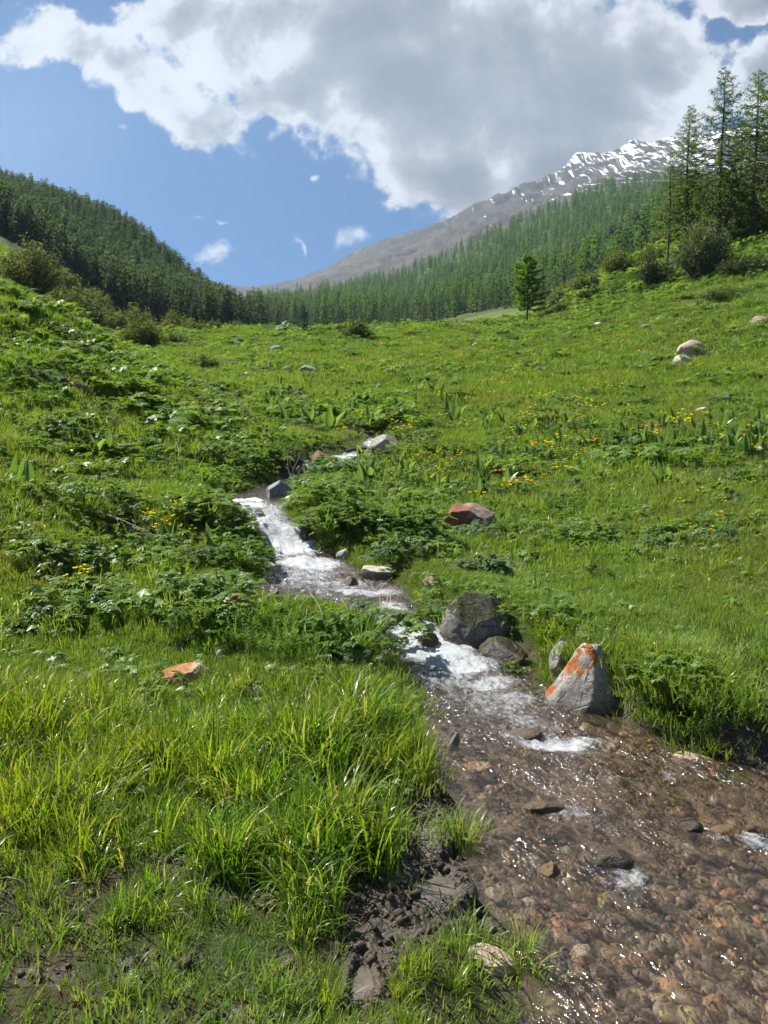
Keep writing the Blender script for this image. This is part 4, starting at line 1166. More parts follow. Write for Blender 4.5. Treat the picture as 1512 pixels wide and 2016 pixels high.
def herb_density(px, row_like, d, x, y):
    """how leafy (0) or grassy (1) the ground is"""
    n = fbm(x / 1.1, y / 1.1, 3, 61) * .5 + .5
    left = smooth(720, 420, px) * smooth(6.2, 8.0, d)
    mid = smooth(9, 10.5, d) * (1 - smooth(16, 22, d)) * smooth(500, 560, px) * (1 - smooth(950, 1050, px))
    right = smooth(7, 9, d) * .45
    return np.clip(np.maximum(np.maximum(left * .95, mid * .75), right) * (.55 + .9 * n) , 0, 1)

def scatter_grass():
    P, ROT, SC, IX = [], [], [], []
    RK = np.array([r for r in ROCKS if r[2] > .05])
    def put(x, y, z, s, ix, tilt=.15):
        ok = np.ones(len(x), bool); s = np.array(s, float)
        for rx, ry, rr in RK[RK[:, 1] < 14]:
            dx = (x - rx) / (rr * .82); dy = (y - ry) / (rr * .7)
            ok &= (dx * dx + dy * dy) > 1
            front = (np.abs(dx) < 1.3) & (y < ry) & (y > ry - rr - .45)
            s = np.where(front, s * .5, s)
        x, y, z, s, ix = x[ok], y[ok], z[ok], s[ok], ix[ok]
        n = len(x)
        P.append(np.stack([x, y, z], 1)); ROT.append(np.stack([rng.normal(0, tilt, n), rng.normal(0, tilt, n), rng.uniform(0, 6.283, n)], 1)); SC.append(s); IX.append(ix)
    # near: long grass on the left bank
    x, y = wedge(18500, 1.75, 7.6, 2.0, .25)
    z, sd, side, zw, mud, pud, px, d = terrain(x, y, True)
    row = CY  # (kept simple: zones by world place)
    n1 = fbm(x / .45, y / .45, 3, 71) * .5 + .5; n2 = fbm(x / 1.3, y / 1.3, 3, 72) * .5 + .5
    left = (x < s_left(y) + .1) & (side < 0)
    lush = smooth(2.3, 3.0, y) * (1 - smooth(4.3, 6.0, y))                  # the dense belt
    isl = np.exp(-(((x + .02) / .42) ** 2 + ((y - 2.35) / .35) ** 2))       # the tuft at the water
    prob = (.30 + .65 * lush) * (1 - .98 * smooth(.18, .5, mud)) * (.45 + .75 * n1)
    prob = np.maximum(prob, .9 * (isl > .5) * (mud < .8))
    keep = left & (sd > .03) & (rng.random(len(x)) < prob) & (pud < .2)
    h = np.clip(.45 + .50 * lush + .75 * (n2 - .5) - .25 * smooth(4.0, 5.2, y), .3, 1.15) * (1 - .45 * (1 - smooth(.0, .5, sd)) * smooth(4.0, 4.8, y))
    arch = rng.random(len(x)) < np.clip(.75 - .5 * lush, .15, .8)
    tus = fbm(x / .16, y / .16, 2, 171) * .5 + .5
    keep &= rng.random(len(x)) < np.clip((tus - .27) * 2.9, .14, 1)
    h = h * np.clip(.25 + 1.2 * tus, .35, 1.35)
    k = np.nonzero(keep)[0]
    put(x[k], y[k], z[k], h[k] * rng.uniform(.75, 1.2, len(k)), np.where(arch[k], rng.integers(5, 8, len(k)), rng.integers(0, 5, len(k))))
    # a line of blades at the very edge
    # short turf everywhere within 11 m
    x, y = wedge(62000, 1.75, 11.5, 2.0, .24)
    z, sd, side, zw, mud, pud, px, d = terrain(x, y, True)
    right = side > 0
    prob = np.where(right, .95, np.clip(.15 + .8 * smooth(4.4, 5.4, y), 0, 1)) * (1 - .95 * smooth(.2, .6, mud)) * (.5 + .8 * (fbm(x / .5, y / .5, 3, 73) * .5 + .5))
    keep = (sd > .02) & (rng.random(len(x)) < prob) & (pud < .2)
    k = np.nonzero(keep)[0]
    n3 = fbm(x / .7, y / .7, 3, 75)
    bankrise = (1 - .45 * (1 - smooth(.2, 1.2, sd)) * smooth(4.9, 5.6, y)) * (1 + .35 * (side > 0) * (1 - smooth(5, 5.6, y)))
    put(x[k], y[k], z[k], (np.clip(1.0 + .5 * n3[k], .5, 1.5) * bankrise[k] * (1 + .25 * smooth(6, 10, y[k]))) * rng.uniform(.7, 1.25, len(k)), rng.integers(8, 12, len(k)))
    # right bank, taller fringe
    x = rng.uniform(.4, 3.4, 2600); y = rng.uniform(3.8, 5.6, 2600)
    z, sd, side, zw, mud, pud, px, d = terrain(x, y, True)
    keep = (side > 0) & (sd > .03) & (sd < .6) & (mud < .5) & (rng.random(len(x)) < .6)
    k = np.nonzero(keep)[0]
    put(x[k], y[k], z[k], rng.uniform(.3, .62, len(k)), rng.integers(5, 8, len(k)), .5)
    # tufts among the herbs of both banks
    x, y = wedge(5800, 5.6, 17, 1.6, .15)
    z, sd, side, zw, mud, pud, px, d = terrain(x, y, True)
    keep = (sd > .18) & (mud < .4) & (rng.random(len(x)) < np.where(side < 0, .8, .16) * (.25 + (fbm(x / .9, y / .9, 3, 79) > .0)))
    k = np.nonzero(keep)[0]
    put(x[k], y[k], z[k], rng.uniform(.5, .95, len(k)) * (.6 + .4 * smooth(.2, 1, sd[k])), rng.integers(0, 8, len(k)), .2)
    # meadow turf 8..30
    x, y = wedge(32500, 8, 32, 1.7, .13)
    z, sd, side, zw, mud, pud, px, d = terrain(x, y, True)
    hd = herb_density(px, None, d, x, y)
    keep = (sd > .06) & (rng.random(len(x)) < 1 - .55 * hd)
    k = np.nonzero(keep)[0]
    put(x[k], y[k], z[k], (1.0 + .5 * fbm(x[k] / 2, y[k] / 2, 3, 78)) * rng.uniform(.7, 1.2, len(k)) * (1 + .5 * smooth(14, 30, y[k])) * (.45 + .55 * smooth(.1, 1.6, sd[k])), rng.integers(12, 16, len(k)))
    x, y = wedge(27500, 26, 118, 1.5, .09)
    z, sd, side, zw, mud, pud, px, d = terrain(x, y, True)
    put(x, y, z, rng.uniform(.7, 1.2, len(x)) * (1 + .6 * smooth(45, 110, y)), rng.integers(16, 20, len(x)))
    P = np.concatenate(P)
    points_object('grass', P, np.concatenate(ROT), np.concatenate(SC), np.concatenate(IX), C_GRASS, 'stuff', 'fresh green grass covering the banks and the meadow')
scatter_grass()

HERB_MESH = [herb('leafy herb', 500 + k, M_HERB, .24, .22, 22, .080) for k in range(5)] + [herb('pale leafy herb', 520 + k, M_PALEHERB, .24, .20, 26, .07) for k in range(2)]
SMALLHERB = [herb('small herb', 540 + k, M_HERB, .13, .10, 10, .05, 5) for k in range(4)]
FARHERB = [herb('far herb', 560 + k, M_MEADOWHERB if k > 1 else M_HERB, .45, .22, 16, .17, 5) for k in range(3)] + [herb('far pale herb', 570, M_PALEHERB, .45, .22, 14, .17, 5)]
C_HERB = source_collection('undergrowth kinds', [HERB_MESH[0], HERB_MESH[1], HERB_MESH[2], HERB_MESH[5]] + SMALLHERB + FARHERB)   # 0-3, 4-7, 8-11
def scatter_herbs():
    P, ROT, SC, IX = [], [], [], []
    def put(x, y, z, s, ix):
        n = len(x); P.append(np.stack([x, y, z], 1)); ROT.append(np.stack([rng.normal(0, .15, n), rng.normal(0, .15, n), rng.uniform(0, 6.283, n)], 1)); SC.append(s); IX.append(ix)
    x, y = wedge(10000, 5.6, 27, 1.5, .15)
    z, sd, side, zw, mud, pud, px, d = terrain(x, y, True)
    hd = herb_density(px, None, d, x, y)
    keep = (sd > .10) & (rng.random(len(x)) < hd ** 1.3 * .32) & (mud < .4)
    k = np.nonzero(keep)[0]
    put(x[k], y[k], z[k] - .02, rng.uniform(.6, 1.25, len(k)) * (.85 + .25 * smooth(7, 14, y[k])), rng.choice([0, 1, 2, 0, 1, 2, 3], len(k)))
    x, y = wedge(5000, 3.0, 13, 1.6, .08)
    z, sd, side, zw, mud, pud, px, d = terrain(x, y, True)
    keep = (sd > .05) & (mud < .5) & (rng.random(len(x)) < np.where(side > 0, .5, .22 + .4 * smooth(5, 6, y)) * (.3 + (fbm(x / .6, y / .6, 3, 81) > .05)))
    k = np.nonzero(keep)[0]
    put(x[k], y[k], z[k], rng.uniform(.5, 1.2, len(k)), rng.integers(4, 8, len(k)))
    x, y = wedge(15000, 14, 115, 1.4, .06)
    z, sd, side, zw, mud, pud, px, d = terrain(x, y, True)
    n = fbm(x / 4.5, y / 4.5, 4, 83)
    rh = smooth(1000, 1250, px) * smooth(40, 60, d)
    keep = (sd > .3) & (rng.random(len(x)) < np.clip(.22 + .9 * n + .5 * smooth(700, 400, px) * (d < 40) + .55 * rh, .02, .95))
    k = np.nonzero(keep)[0]
    put(x[k], y[k], z[k] - .04, rng.uniform(.5, 1.5, len(k)) * (1 + 1.1 * smooth(40, 100, y[k])), rng.integers(8, 12, len(k)))
    P = np.concatenate(P)
    points_object('undergrowth', P, np.concatenate(ROT), np.concatenate(SC), np.concatenate(IX), C_HERB, 'stuff', 'low leafy undergrowth mixed into the grass')
scatter_herbs()

# ------------------------------------------------------------------ plants one can point to
def plant(name, label, me, px, row, scale, cat='plant', group=None, rz=None, dmax=4000, sink=.02):
    p = at(px, row, 1.6, dmax)
    o = link(name, me, None, (p.x, p.y, p.z - sink), (rng.normal(0, .08), rng.normal(0, .08), rng.uniform(0, 6.28) if rz is None else rz), scale)
    tag(o, label, cat, group); return o
def bigherb(label, px, row, wpx, hpx, kind=0, seed=0, nl=60, size=.085, m=None):
    p = at(px, row); w = wpx / F * p.y; h = hpx / F * p.y
    me = herb('leafy_plant', 600 + seed, m or M_HERB, w / 2, h, nl, size * 1.0, 7)
    o = link('leafy_plant', me, None, (p.x, p.y, p.z - .02), (0, 0, rng.uniform(0, 6.28))); tag(o, label, 'plant'); return o
bigherb('tall leafy green plant hanging over the water on the islet between pool and chute', 712, 1265, 190, 100, 0, 1, 110, .075)
bigherb('pale feathery plant at the front of the islet', 700, 1300, 90, 45, 0, 2, 40, .06, M_PALEHERB)
bigherb('round pale-leaved plant in the short turf right of the flat-topped stone', 948, 1128, 92, 52, 0, 3, 90, .075, M_PALEHERB)
bigherb('wide dark-leaved plant in the middle of the right meadow', 1150, 1070, 130, 60, 0, 4, 110, .085)
bigherb('leafy plant between the amber wet stone and the mossy boulder', 866, 1232, 78, 66, 0, 5, 70, .055)
bigherb('small bright plant growing at the waterline under the low grey boulder', 1025, 1318, 60, 42, 0, 6, 50, .04, M_WHORL)
bigherb('pale plant in front of the rust-coloured boulder', 955, 1062, 110, 46, 0, 7, 70, .08, M_PALEHERB)
bigherb('bright leafy plant above the small upright stone', 1130, 1252, 90, 40, 0, 8, 40, .06, M_WHORL)
bigherb('bushy plant overhanging the left side of the cascade', 470, 1112, 96, 74, 0, 9, 110, .075)
bigherb('big bright leafy clump at the head of the left cascade bank', 415, 1020, 100, 55, 0, 10, 70, .085)
bigherb('dark leafy clump on the right bank overhanging the cascade', 640, 1045, 90, 62, 0, 11, 90, .08)
bigherb('leafy plant left of the rust-coloured boulder', 810, 1040, 130, 60, 0, 12, 100, .09)
bigherb('pale flat-leaved plant alone in the left turf', 140, 1340, 70, 30, 0, 13, 12, .10, M_PALEHERB)
bigherb('broad leafy clump low on the left bank with yellow flowers', 150, 1185, 170, 60, 0, 14, 110, .08)
bigherb('dark leafy clump under the fallen dry stalks', 170, 1000, 190, 80, 0, 15, 120, .10)
bigherb('leafy clump just right of the fallen dry stalks', 310, 1120, 150, 50, 0, 16, 90, .08)
bigherb('tussock of leaves between the two upper rapids', 770, 1105, 90, 44, 0, 17, 60, .07, M_PALEHERB)
bigherb('leafy plant beneath the dark wet rock on the upper right bank', 660, 985, 110, 50, 0, 18, 80, .10)
bigherb('mixed leafy plant on the mound over the right overhang', 1330, 1345, 150, 80, 0, 19, 110, .045)
bigherb('small water plant trailing from the end of the long tan stone', 1440, 1530, 46, 26, 0, 20, 40, .03)

WHORL = [whorl_plant('whorl plant', 640 + k, M_WHORL, 12, .13, .21, .034) for k in range(4)]
k = 0
for px, row in [(480, 1260), (515, 1280), (545, 1262), (580, 1290), (610, 1265), (640, 1290), (560, 1240), (500, 1240), (600, 1240), (535, 1300), (650, 1250), (620, 1310), (470, 1285), (580, 1312)]:
    plant('whorled_plant', 'dark green whorled plant in the thicket left of the chute', WHORL[k % 4], px, row, rng.uniform(.75, 1.05), 'plant', 'whorled plants left of the chute'); k += 1
for px, row in [(1345, 1385), (1385, 1395), (1420, 1370), (1370, 1440), (1330, 1410), (1440, 1400), (1300, 1390), (1400, 1425), (1350, 1455), (1320, 1430), (1460, 1430), (1290, 1420)]:
    plant('whorled_plant', 'bright green bottle-brush plant on the overhanging right bank', WHORL[k % 4], px, row, rng.uniform(.55, .8), 'plant', 'whorled plants on the right bank'); k += 1

# leafy clumps as things: the ones that show largest on the left bank and the meadow
def clumps(n, box, label, group, kinds, smin, smax, dens):
    c = 0; tries = 0
    while c < n and tries < n * 8:
        tries += 1
        px = rng.uniform(box[0], box[2]); row = box[1] + (box[3] - box[1]) * rng.random() ** .8
        p = at(px, row)
        if stream_dist(np.array([p.x]), np.array([p.y]))[0][0] < .32: continue
        if fbm(np.array([p.x / 1.1]), np.array([p.y / 1.1]), 3, 61)[0] * .5 + .5 < dens: continue
        o = link('leafy_plant', kinds[rng.integers(0, len(kinds))], None, (p.x, p.y, p.z - .02), (rng.normal(0, .12), rng.normal(0, .12), rng.uniform(0, 6.28)), rng.uniform(smin, smax))
        tag(o, label, 'plant', group); c += 1
clumps(60, (0, 960, 430, 1230), 'leafy green herb crowding the lower left bank', 'herbs on the lower left bank', HERB_MESH[:6], .7, 1.25, .35)
clumps(44, (0, 760, 520, 960), 'dark leafy herb on the shaded steep part of the left bank', 'herbs on the steep left bank', HERB_MESH[:5], .9, 1.6, .35)
clumps(30, (540, 940, 860, 1100), 'leafy herb on the right bank above the cascade', 'herbs above the cascade', HERB_MESH[:7], .8, 1.3, .3)
clumps(40, (800, 950, 1512, 1080), 'leafy herb standing in the lower meadow grass', 'herbs in the lower meadow', HERB_MESH, .7, 1.25, .5)
clumps(55, (520, 780, 1512, 940), 'low leafy herb in the flowery middle meadow', 'herbs in the middle meadow', HERB_MESH, 1.0, 1.7, .5)

DOCK = [dock('dock leaves', 700 + k, M_DOCK, n, .34, .12, ln) for k, (n, ln) in enumerate([(2, .10), (3, .14), (4, .2), (5, .3), (1, .06), (3, .3)])]
def docks(lst, label, group, s0, s1, hpx=None):
    for px, row in lst:
        p = at(px, row)
        o = link('dock_plant', DOCK[rng.integers(0, 6)], None, (p.x, p.y, p.z - .01), (0, 0, rng.uniform(0, 6.28)), rng.uniform(s0, s1))
        tag(o, label, 'plant', group)
L1 = []
while len(L1) < 110:
    px = rng.uniform(950, 1512); row = rng.normal(868, 28)
    if 800 < row < 935 and not (px < 1060 and row > 900): L1.append((px, row))
docks(L1, 'upright pale green leaf spear in the belt across the right meadow', 'upright leaves across the right meadow', .8, 1.25)
docks([(1375, 880), (1395, 885), (1440, 890), (1455, 900), (1475, 895), (1490, 880), (1470, 905), (1500, 895), (1445, 880), (1385, 872)], 'large upright leaf in the cluster at the right frame edge', 'large upright leaves at the frame edge', 1.1, 1.5)
L2 = [(rng.uniform(700, 1000), rng.normal(940, 26)) for _ in range(34)]
docks(L2, 'broad glossy dock plant beside the yellow flower patch', 'dock plants by the yellow flowers', .7, 1.15)
docks([(770, 925), (785, 930), (940, 985), (995, 965), (1008, 960), (1300, 958), (1312, 955), (712, 960), (725, 955)], 'tall broad dock leaf standing alone in the meadow', 'tall dock leaves', 1.1, 1.45)
L3 = [(rng.uniform(520, 900), rng.normal(800, 24)) for _ in range(40)]
docks(L3, 'small dock plant in the upper meadow near the stream head', 'dock plants near the stream head', 1.2, 1.8)
docks([(40, 960), (60, 965), (25, 955), (210, 900), (185, 905), (330, 1080), (420, 1090), (150, 880), (290, 760), (285, 745)], 'broad dock leaf among the herbs of the left bank', 'dock leaves on the left bank', .9, 1.3)

# ------------------------------------------------------------------ flowers
BUTTER = [flower('yellow flower', 740 + k, M_YELLOW, n, .07, .17, .017) for k, n in enumerate((1, 2, 3, 4))]
GLOBE = [flower('orange flower', 750 + k, M_ORANGE, n, .10, .24, .028) for k, n in enumerate((1, 2, 3))]
FARF = [flower('far flower', 760, M_YELLOW, 6, .30, .26, .045), flower('far orange flower', 761, M_ORANGE, 6, .30, .26, .045), flower('far flower', 762, M_YELLOW, 4, .35, .26, .045)]
fl = []
def spots(n, cx, cy, sx, sy):
    out = []
    while len(out) < n:
        px, row = rng.normal(cx, sx), rng.normal(cy, sy)
        if 0 < px < 1512 and row > 660: out.append((px, row))
    return out
yel = spots(150, 830, 915, 60, 22) + spots(55, 1130, 905, 55, 16) + spots(40, 1090, 850, 60, 18) + spots(30, 1240, 930, 60, 25) + spots(20, 1000, 900, 60, 20) + spots(30, 310, 1035, 26, 16) + spots(12, 350, 1050, 22, 10) + spots(6, 155, 1175, 8, 8) + spots(8, 245, 890, 10, 8) + spots(12, 1350, 1010, 70, 30)
rng.shuffle(yel)
for px, row in yel[:300]:
    p = at(px, row); s = 1.0 + .35 * rng.random()
    if stream_dist(np.array([p.x]), np.array([p.y]))[0][0] < .1: continue
    o = link('yellow_flower', BUTTER[rng.integers(0, 4)], None, tuple(p), (0, 0, rng.uniform(0, 6.28)), s)
    if row > 960 and px < 500: tag(o, 'small yellow flowers among the herbs of the left bank', 'flower', 'yellow flowers on the left bank')
    else: tag(o, 'small yellow buttercup-like flower in the meadow grass', 'flower', 'yellow flowers in the meadow')
for px, row in spots(14, 960, 690, 60, 14) + spots(10, 1250, 690, 40, 12) + spots(10, 1480, 890, 20, 10) + spots(8, 1000, 970, 50, 15) + spots(8, 1100, 745, 60, 12) + [(566, 800), (940, 1010), (1012, 935), (1072, 968), (1395, 838), (720, 890)]:
    p = at(px, row)
    o = link('orange_flower', GLOBE[rng.integers(0, 3)], None, tuple(p), (0, 0, rng.uniform(0, 6.28)), 1.1 + .5 * rng.random()); tag(o, 'orange-yellow globe flower standing above the meadow grass', 'flower', 'orange flowers in the meadow')
x, y = wedge(9000, 15, 105, 1.3, .04)
z, sd, side, zw, mud, pud, px, d = terrain(x, y, True)
n = fbm(x / 6, y / 6, 4, 88)
k = np.nonzero((rng.random(len(x)) < np.clip(n * 1.1 - .12, 0, .5) * smooth(560, 760, px)) & (sd > .3))[0]
points_object('distant_flowers', np.stack([x[k], y[k], z[k]], 1), np.stack([0 * k, 0 * k, rng.uniform(0, 6.28, len(k))], 1), rng.uniform(.6, 1.1, len(k)) * (1 + .3 * smooth(40, 90, y[k])), rng.choice([0, 0, 2, 2, 1], len(k)), source_collection('far flower kinds', FARF), 'stuff', 'yellow and orange flowers sprinkled over the far meadow')

# ------------------------------------------------------------------ dry stalks and twigs
def stalk(label, a, b, lift_a, lift_b, rad, group=None, name='dry_stalk', fork=0, m=None, cat='dry stalk'):
    pa, pb = at(*a), at(*b); pa = np.array(pa) + [0, 0, lift_a]; pb = np.array(pb) + [0, 0, lift_b]
    t = np.linspace(0, 1, 9)[:, None]; L = np.linalg.norm(pb - pa)
    pts = pa + (pb - pa) * t + np.stack([.03 * L * np.sin(t[:, 0] * 5 + a[0]), .03 * L * np.cos(t[:, 0] * 4), .06 * L * np.sin(t[:, 0] * math.pi)], 1)
    bf = Buf(); tube(bf, pts, rad * np.linspace(1, .45, 9), 5)
    r = np.random.default_rng(int(a[0] * 7 + a[1]))
    for _ in range(fork):
        i = r.integers(2, 7); d = (pb - pa) / L; s = np.cross(d, [0, 0, 1]) * r.choice([-1, 1]); q = pts[i]
        tp = q + (d * .6 + s * .5 + np.array([0, 0, r.uniform(-.1, .3)])) * L * r.uniform(.15, .3)
        tube(bf, [q, (q + tp) / 2 + [0, 0, .01], tp], [rad * .6, rad * .45, rad * .25], 4)
    o = link(name, bf.mesh(name, m or M_STRAW)); tag(o, label, cat, group)
g = 'fallen dry stalks on the left bank'
for a, b in [((185, 1028), (330, 1082)), ((215, 1040), (310, 1075)), ((250, 1062), (335, 1085)), ((240, 1030), (300, 1080)), ((205, 1050), (262, 1066)), ((275, 1040), (322, 1078))]:
    stalk('pale fallen dry stalk lying among the herbs of the left bank', a, b, .12, .05, .006, g, fork=3)
stalk('lone pale stalk standing on the steep left bank', (340, 920), (358, 870), 0, .10, .006, None, fork=1)
stalk('short pale stalk lying near the head of the cascade', (445, 946), (462, 960), .05, .05, .012)
stalk('thin straw lying above the cascade bank', (385, 950), (420, 942), .06, .06, .007)
g = 'bare twigs heaped above the cascade'
for a, b in [((575, 950), (562, 905)), ((580, 950), (570, 912)), ((588, 948), (575, 902)), ((592, 945), (560, 925)), ((570, 955), (590, 915)), ((582, 952), (605, 930))]:
    stalk('bare grey twig in the heap above the cascade', a, b, 0, .25, .012, g, 'twig', 2, M_TWIG, 'twig')
stalk('dark log lying across the uppermost rapids', (683, 898), (728, 893), .10, .10, .045, None, 'log', 1, M_BARK, 'log')
g = 'dry grass stalks leaning out of the islet'
for a, b, lb in [((735, 1250), (775, 1180), .12), ((742, 1255), (790, 1170), .10), ((750, 1250), (765, 1160), .12), ((738, 1258), (800, 1190), .06), ((700, 1300), (690, 1205), .1), ((612, 1300), (600, 1230), .12), ((640, 1270), (615, 1200), .14), ((560, 1285), (610, 1205), .12), ((680, 1230), (735, 1200), .1), ((620, 1330), (640, 1270), .06), ((760, 1280), (795, 1300), .02), ((755, 1275), (792, 1312), .0), ((750, 1270), (785, 1318), .0)]:
    stalk('dry pale grass stalk leaning out of the islet plants', a, b, .03, lb, .0035, g)
stalk('thin dead branch lying in the turf left of the islet', (400, 1212), (500, 1262), .06, .08, .007, None, 'branch', 3, M_TWIG, 'branch')
stalk('short dead stem in the bare patch beside the lichen stone', (492, 1350), (488, 1328), .01, .05, .006, None, 'twig', 1, M_STRAW, 'twig')
# ------------------------------------------------------------------ conifers
def conifer(seed, H, Rm, crown0, nb, nspray, slen, swid, droop=.15, shape=.85, leafm=None, upturn=.35, irregular=.25, trunk_r=None, name='tree', sides=6, bare=0.0, densify=1.0):
    """returns (trunk mesh, crown mesh)"""
    r = np.random.default_rng(seed); tb = Buf(); cb = Buf()
    tr = trunk_r or H * .014
    zz = np.linspace(0, H * .985, 8); sway = np.stack([.008 * H * np.sin(zz / H * 5 + seed), .008 * H * np.cos(zz / H * 4 + seed), 0 * zz], 1)
    tube(tb, np.stack([0 * zz, 0 * zz, zz - .3 * (zz == 0)], 1) + sway, tr * np.linspace(1.15, .08, 8), sides)
    V = []; T = []; A = []; n0 = 0
    for i in range(nb):
        f = (i + r.random()) / nb
        h = crown0 + (H - crown0) * f ** .92
        prof = (1 - (h - crown0) / (H - crown0)) ** shape
        low = smooth(0, .15, (h - crown0) / (H - crown0)) * .35 + .65
        L = Rm * prof * low * r.uniform(1 - irregular, 1 + irregular * .6) + .012 * H
        az = i * 2.39996 + r.normal(0, .3)
        d = np.array([math.cos(az), math.sin(az), 0])
        t = np.linspace(0, 1, 5)
        pts = np.array([0, 0, h]) + np.interp(h, zz, sway[:, 0]) * np.array([1, 0, 0]) + np.interp(h, zz, sway[:, 1]) * np.array([0, 1, 0]) + d * (L * t)[:, None] + np.array([0, 0, 1.0]) * (L * (-droop * 2.2 * t * (1 - .5 * t) + upturn * t ** 3 + (.25 * (1 - prof) * t)))[:, None]
        if sides > 4: tube(tb, pts, np.linspace(tr * .26 * (.4 + prof), .006 * H / 12, 5), 4)
        m = max(3, int(nspray * (L / Rm) ** .8 * densify))
        tt = np.clip(.12 + .9 * r.random(m) ** .75, 0, 1.0)
        base = np.stack([np.interp(tt, t, pts[:, c]) for c in range(3)], 1)
        a2 = az + r.normal(0, .85, m)
        el = r.normal(-.25, .45, m)
        dd = np.stack([np.cos(a2) * np.cos(el), np.sin(a2) * np.cos(el), np.sin(el)], 1)
        ln = slen * r.uniform(.5, 1.25, m) * (1 - .35 * tt)
        base = base + r.normal(0, .02 * H / 12, (m, 3))
        sd = np.cross(dd, np.array([0, 0, 1.0]) + r.normal(0, .6, (m, 3))); sd /= np.linalg.norm(sd, axis=1)[:, None] + 1e-9
        wd = swid * r.uniform(.6, 1.3, m)
        mid = base + dd * (ln * .45)[:, None]; tip = base + dd * ln[:, None] - np.array([0, 0, 1.0]) * (ln * .12)[:, None]
        vv = np.stack([base, mid + sd * wd[:, None] * .5, tip, mid - sd * wd[:, None] * .5], 1)
        V.append(vv.reshape(-1, 3)); A.append(np.repeat(np.clip(r.random(m) * .7 + .25 * tt, 0, 1), 4))
        T.append(np.arange(m * 4).reshape(-1, 4) + n0); n0 += m * 4
    cb.add(np.concatenate(V), np.concatenate(T), None, np.concatenate(A))
    return tb.mesh('trunk', M_BARK), cb.mesh('crown', leafm or M_LARCH, False)

def joined(name, tm, cm):
    """trunk and crown in one mesh for far trees, too small to show parts"""
    def arr(me):
        v = np.empty(len(me.vertices) * 3, np.float32); me.vertices.foreach_get('co', v)
        a = np.empty(len(me.vertices), np.float32); me.attributes['rnd'].data.foreach_get('value', a)
        q = [tuple(p.vertices) for p in me.polygons]
        return v.reshape(-1, 3), a, [p for p in q if len(p) == 4], [p for p in q if len(p) == 3]
    v1, a1, q1, t1 = arr(tm); v2, a2, q2, t2 = arr(cm); n = len(v1)
    Q = q1 + [tuple(i + n for i in p) for p in q2]; T = t1 + [tuple(i + n for i in p) for p in t2]
    mi = [0] * len(q1) + [1] * len(q2) + [0] * len(t1) + [1] * len(t2)
    return mesh(name, np.concatenate([v1, v2]), Q, T if T else None, False, {'rnd': np.concatenate([a1, a2])}, [tm.materials[0], cm.materials[0]], mi)

def tree(name, label, cat, px, row, top_row, tm_cm, H, group=None, depth=None, rz=0):
    p = at(px, row) if depth is None else at_depth(px, depth)
    # size from the rows it spans
    _, sz = pix_ray(px, top_row)
    ht = (CAM_Z + p.y * sz) - p.z
    o = empty(name, (p.x, p.y, p.z - .05), (0, 0, rz)); tag(o, label, cat, group)
    k = ht / H
    for nm, me in zip(('trunk', 'crown'), tm_cm):
        c = link(nm, me, o); c.scale = (k, k, k)
    return o, p, ht

# the near trees on the right slope
T1 = conifer(901, 14, 3.5, 3.4, 130, 90, .42, .055, .20, .95, M_LARCH, .30, .4)
T2 = conifer(902, 15, 4.0, 3.0, 120, 95, .45, .06, .22, .85, M_LARCH, .38, .5)
T3 = conifer(903, 15, 4.8, 2.0, 140, 95, .45, .06, .20, .78, M_LARCH, .32, .45)
T4 = conifer(904, 10, 1.6, 3.4, 48, 50, .36, .05, .15, .8, M_LARCH, .2, .5, .10)
TREEP = {}
TREEP['a'] = tree('larch_tree', 'tall slender larch, left of the two highest-standing trees on the right slope', 'tree', 1338, 452, 205, T1, 14, None, 70)
TREEP['b'] = tree('larch_tree', 'tall ragged larch with long side limbs standing against the white cloud', 'tree', 1402, 432, 132, T2, 15, None, 67)
TREEP['c'] = tree('larch_tree', 'broad larch just right of the ragged one, half hidden by its neighbour', 'tree', 1466, 432, 138, T3, 15, None, 68)
TREEP['d'] = tree('larch_tree', 'tallest larch, cut by the frame edge at the top of the right slope', 'tree', 1514, 420, 84, T3, 15, None, 64, 2.1)
TREEP['e'] = tree('larch_tree', 'thin bare-stemmed larch left of the tall larches', 'tree', 1304, 466, 290, T4, 10, None, 70)
TREEP['f'] = tree('larch_tree', 'larch behind the frame-edge larch, its top against blue sky', 'tree', 1560, 420, 60, T2, 15, None, 66, 1.0)
tree('larch_tree', 'shorter larch filling the gap behind the ragged larch', 'tree', 1440, 430, 235, T3, 15, None, 76, .6)
tree('larch_tree', 'shorter larch below the frame-edge larch', 'tree', 1495, 425, 215, T3, 15, None, 70, 3.6)
tree('larch_tree', 'young larch in front of the slender larch trunk', 'tree', 1348, 455, 330, conifer(905, 6, 1.7, 1.0, 60, 40, .4, .09, .15, .8, M_LARCH, .3, .4), 6, None, 69)
tree('larch_tree', 'bright low larch at the foot of the ragged larch', 'tree', 1420, 440, 318, conifer(906, 6, 2.2, .6, 70, 44, .45, .10, .15, .7, M_LARCH, .3, .4), 6, None, 66)

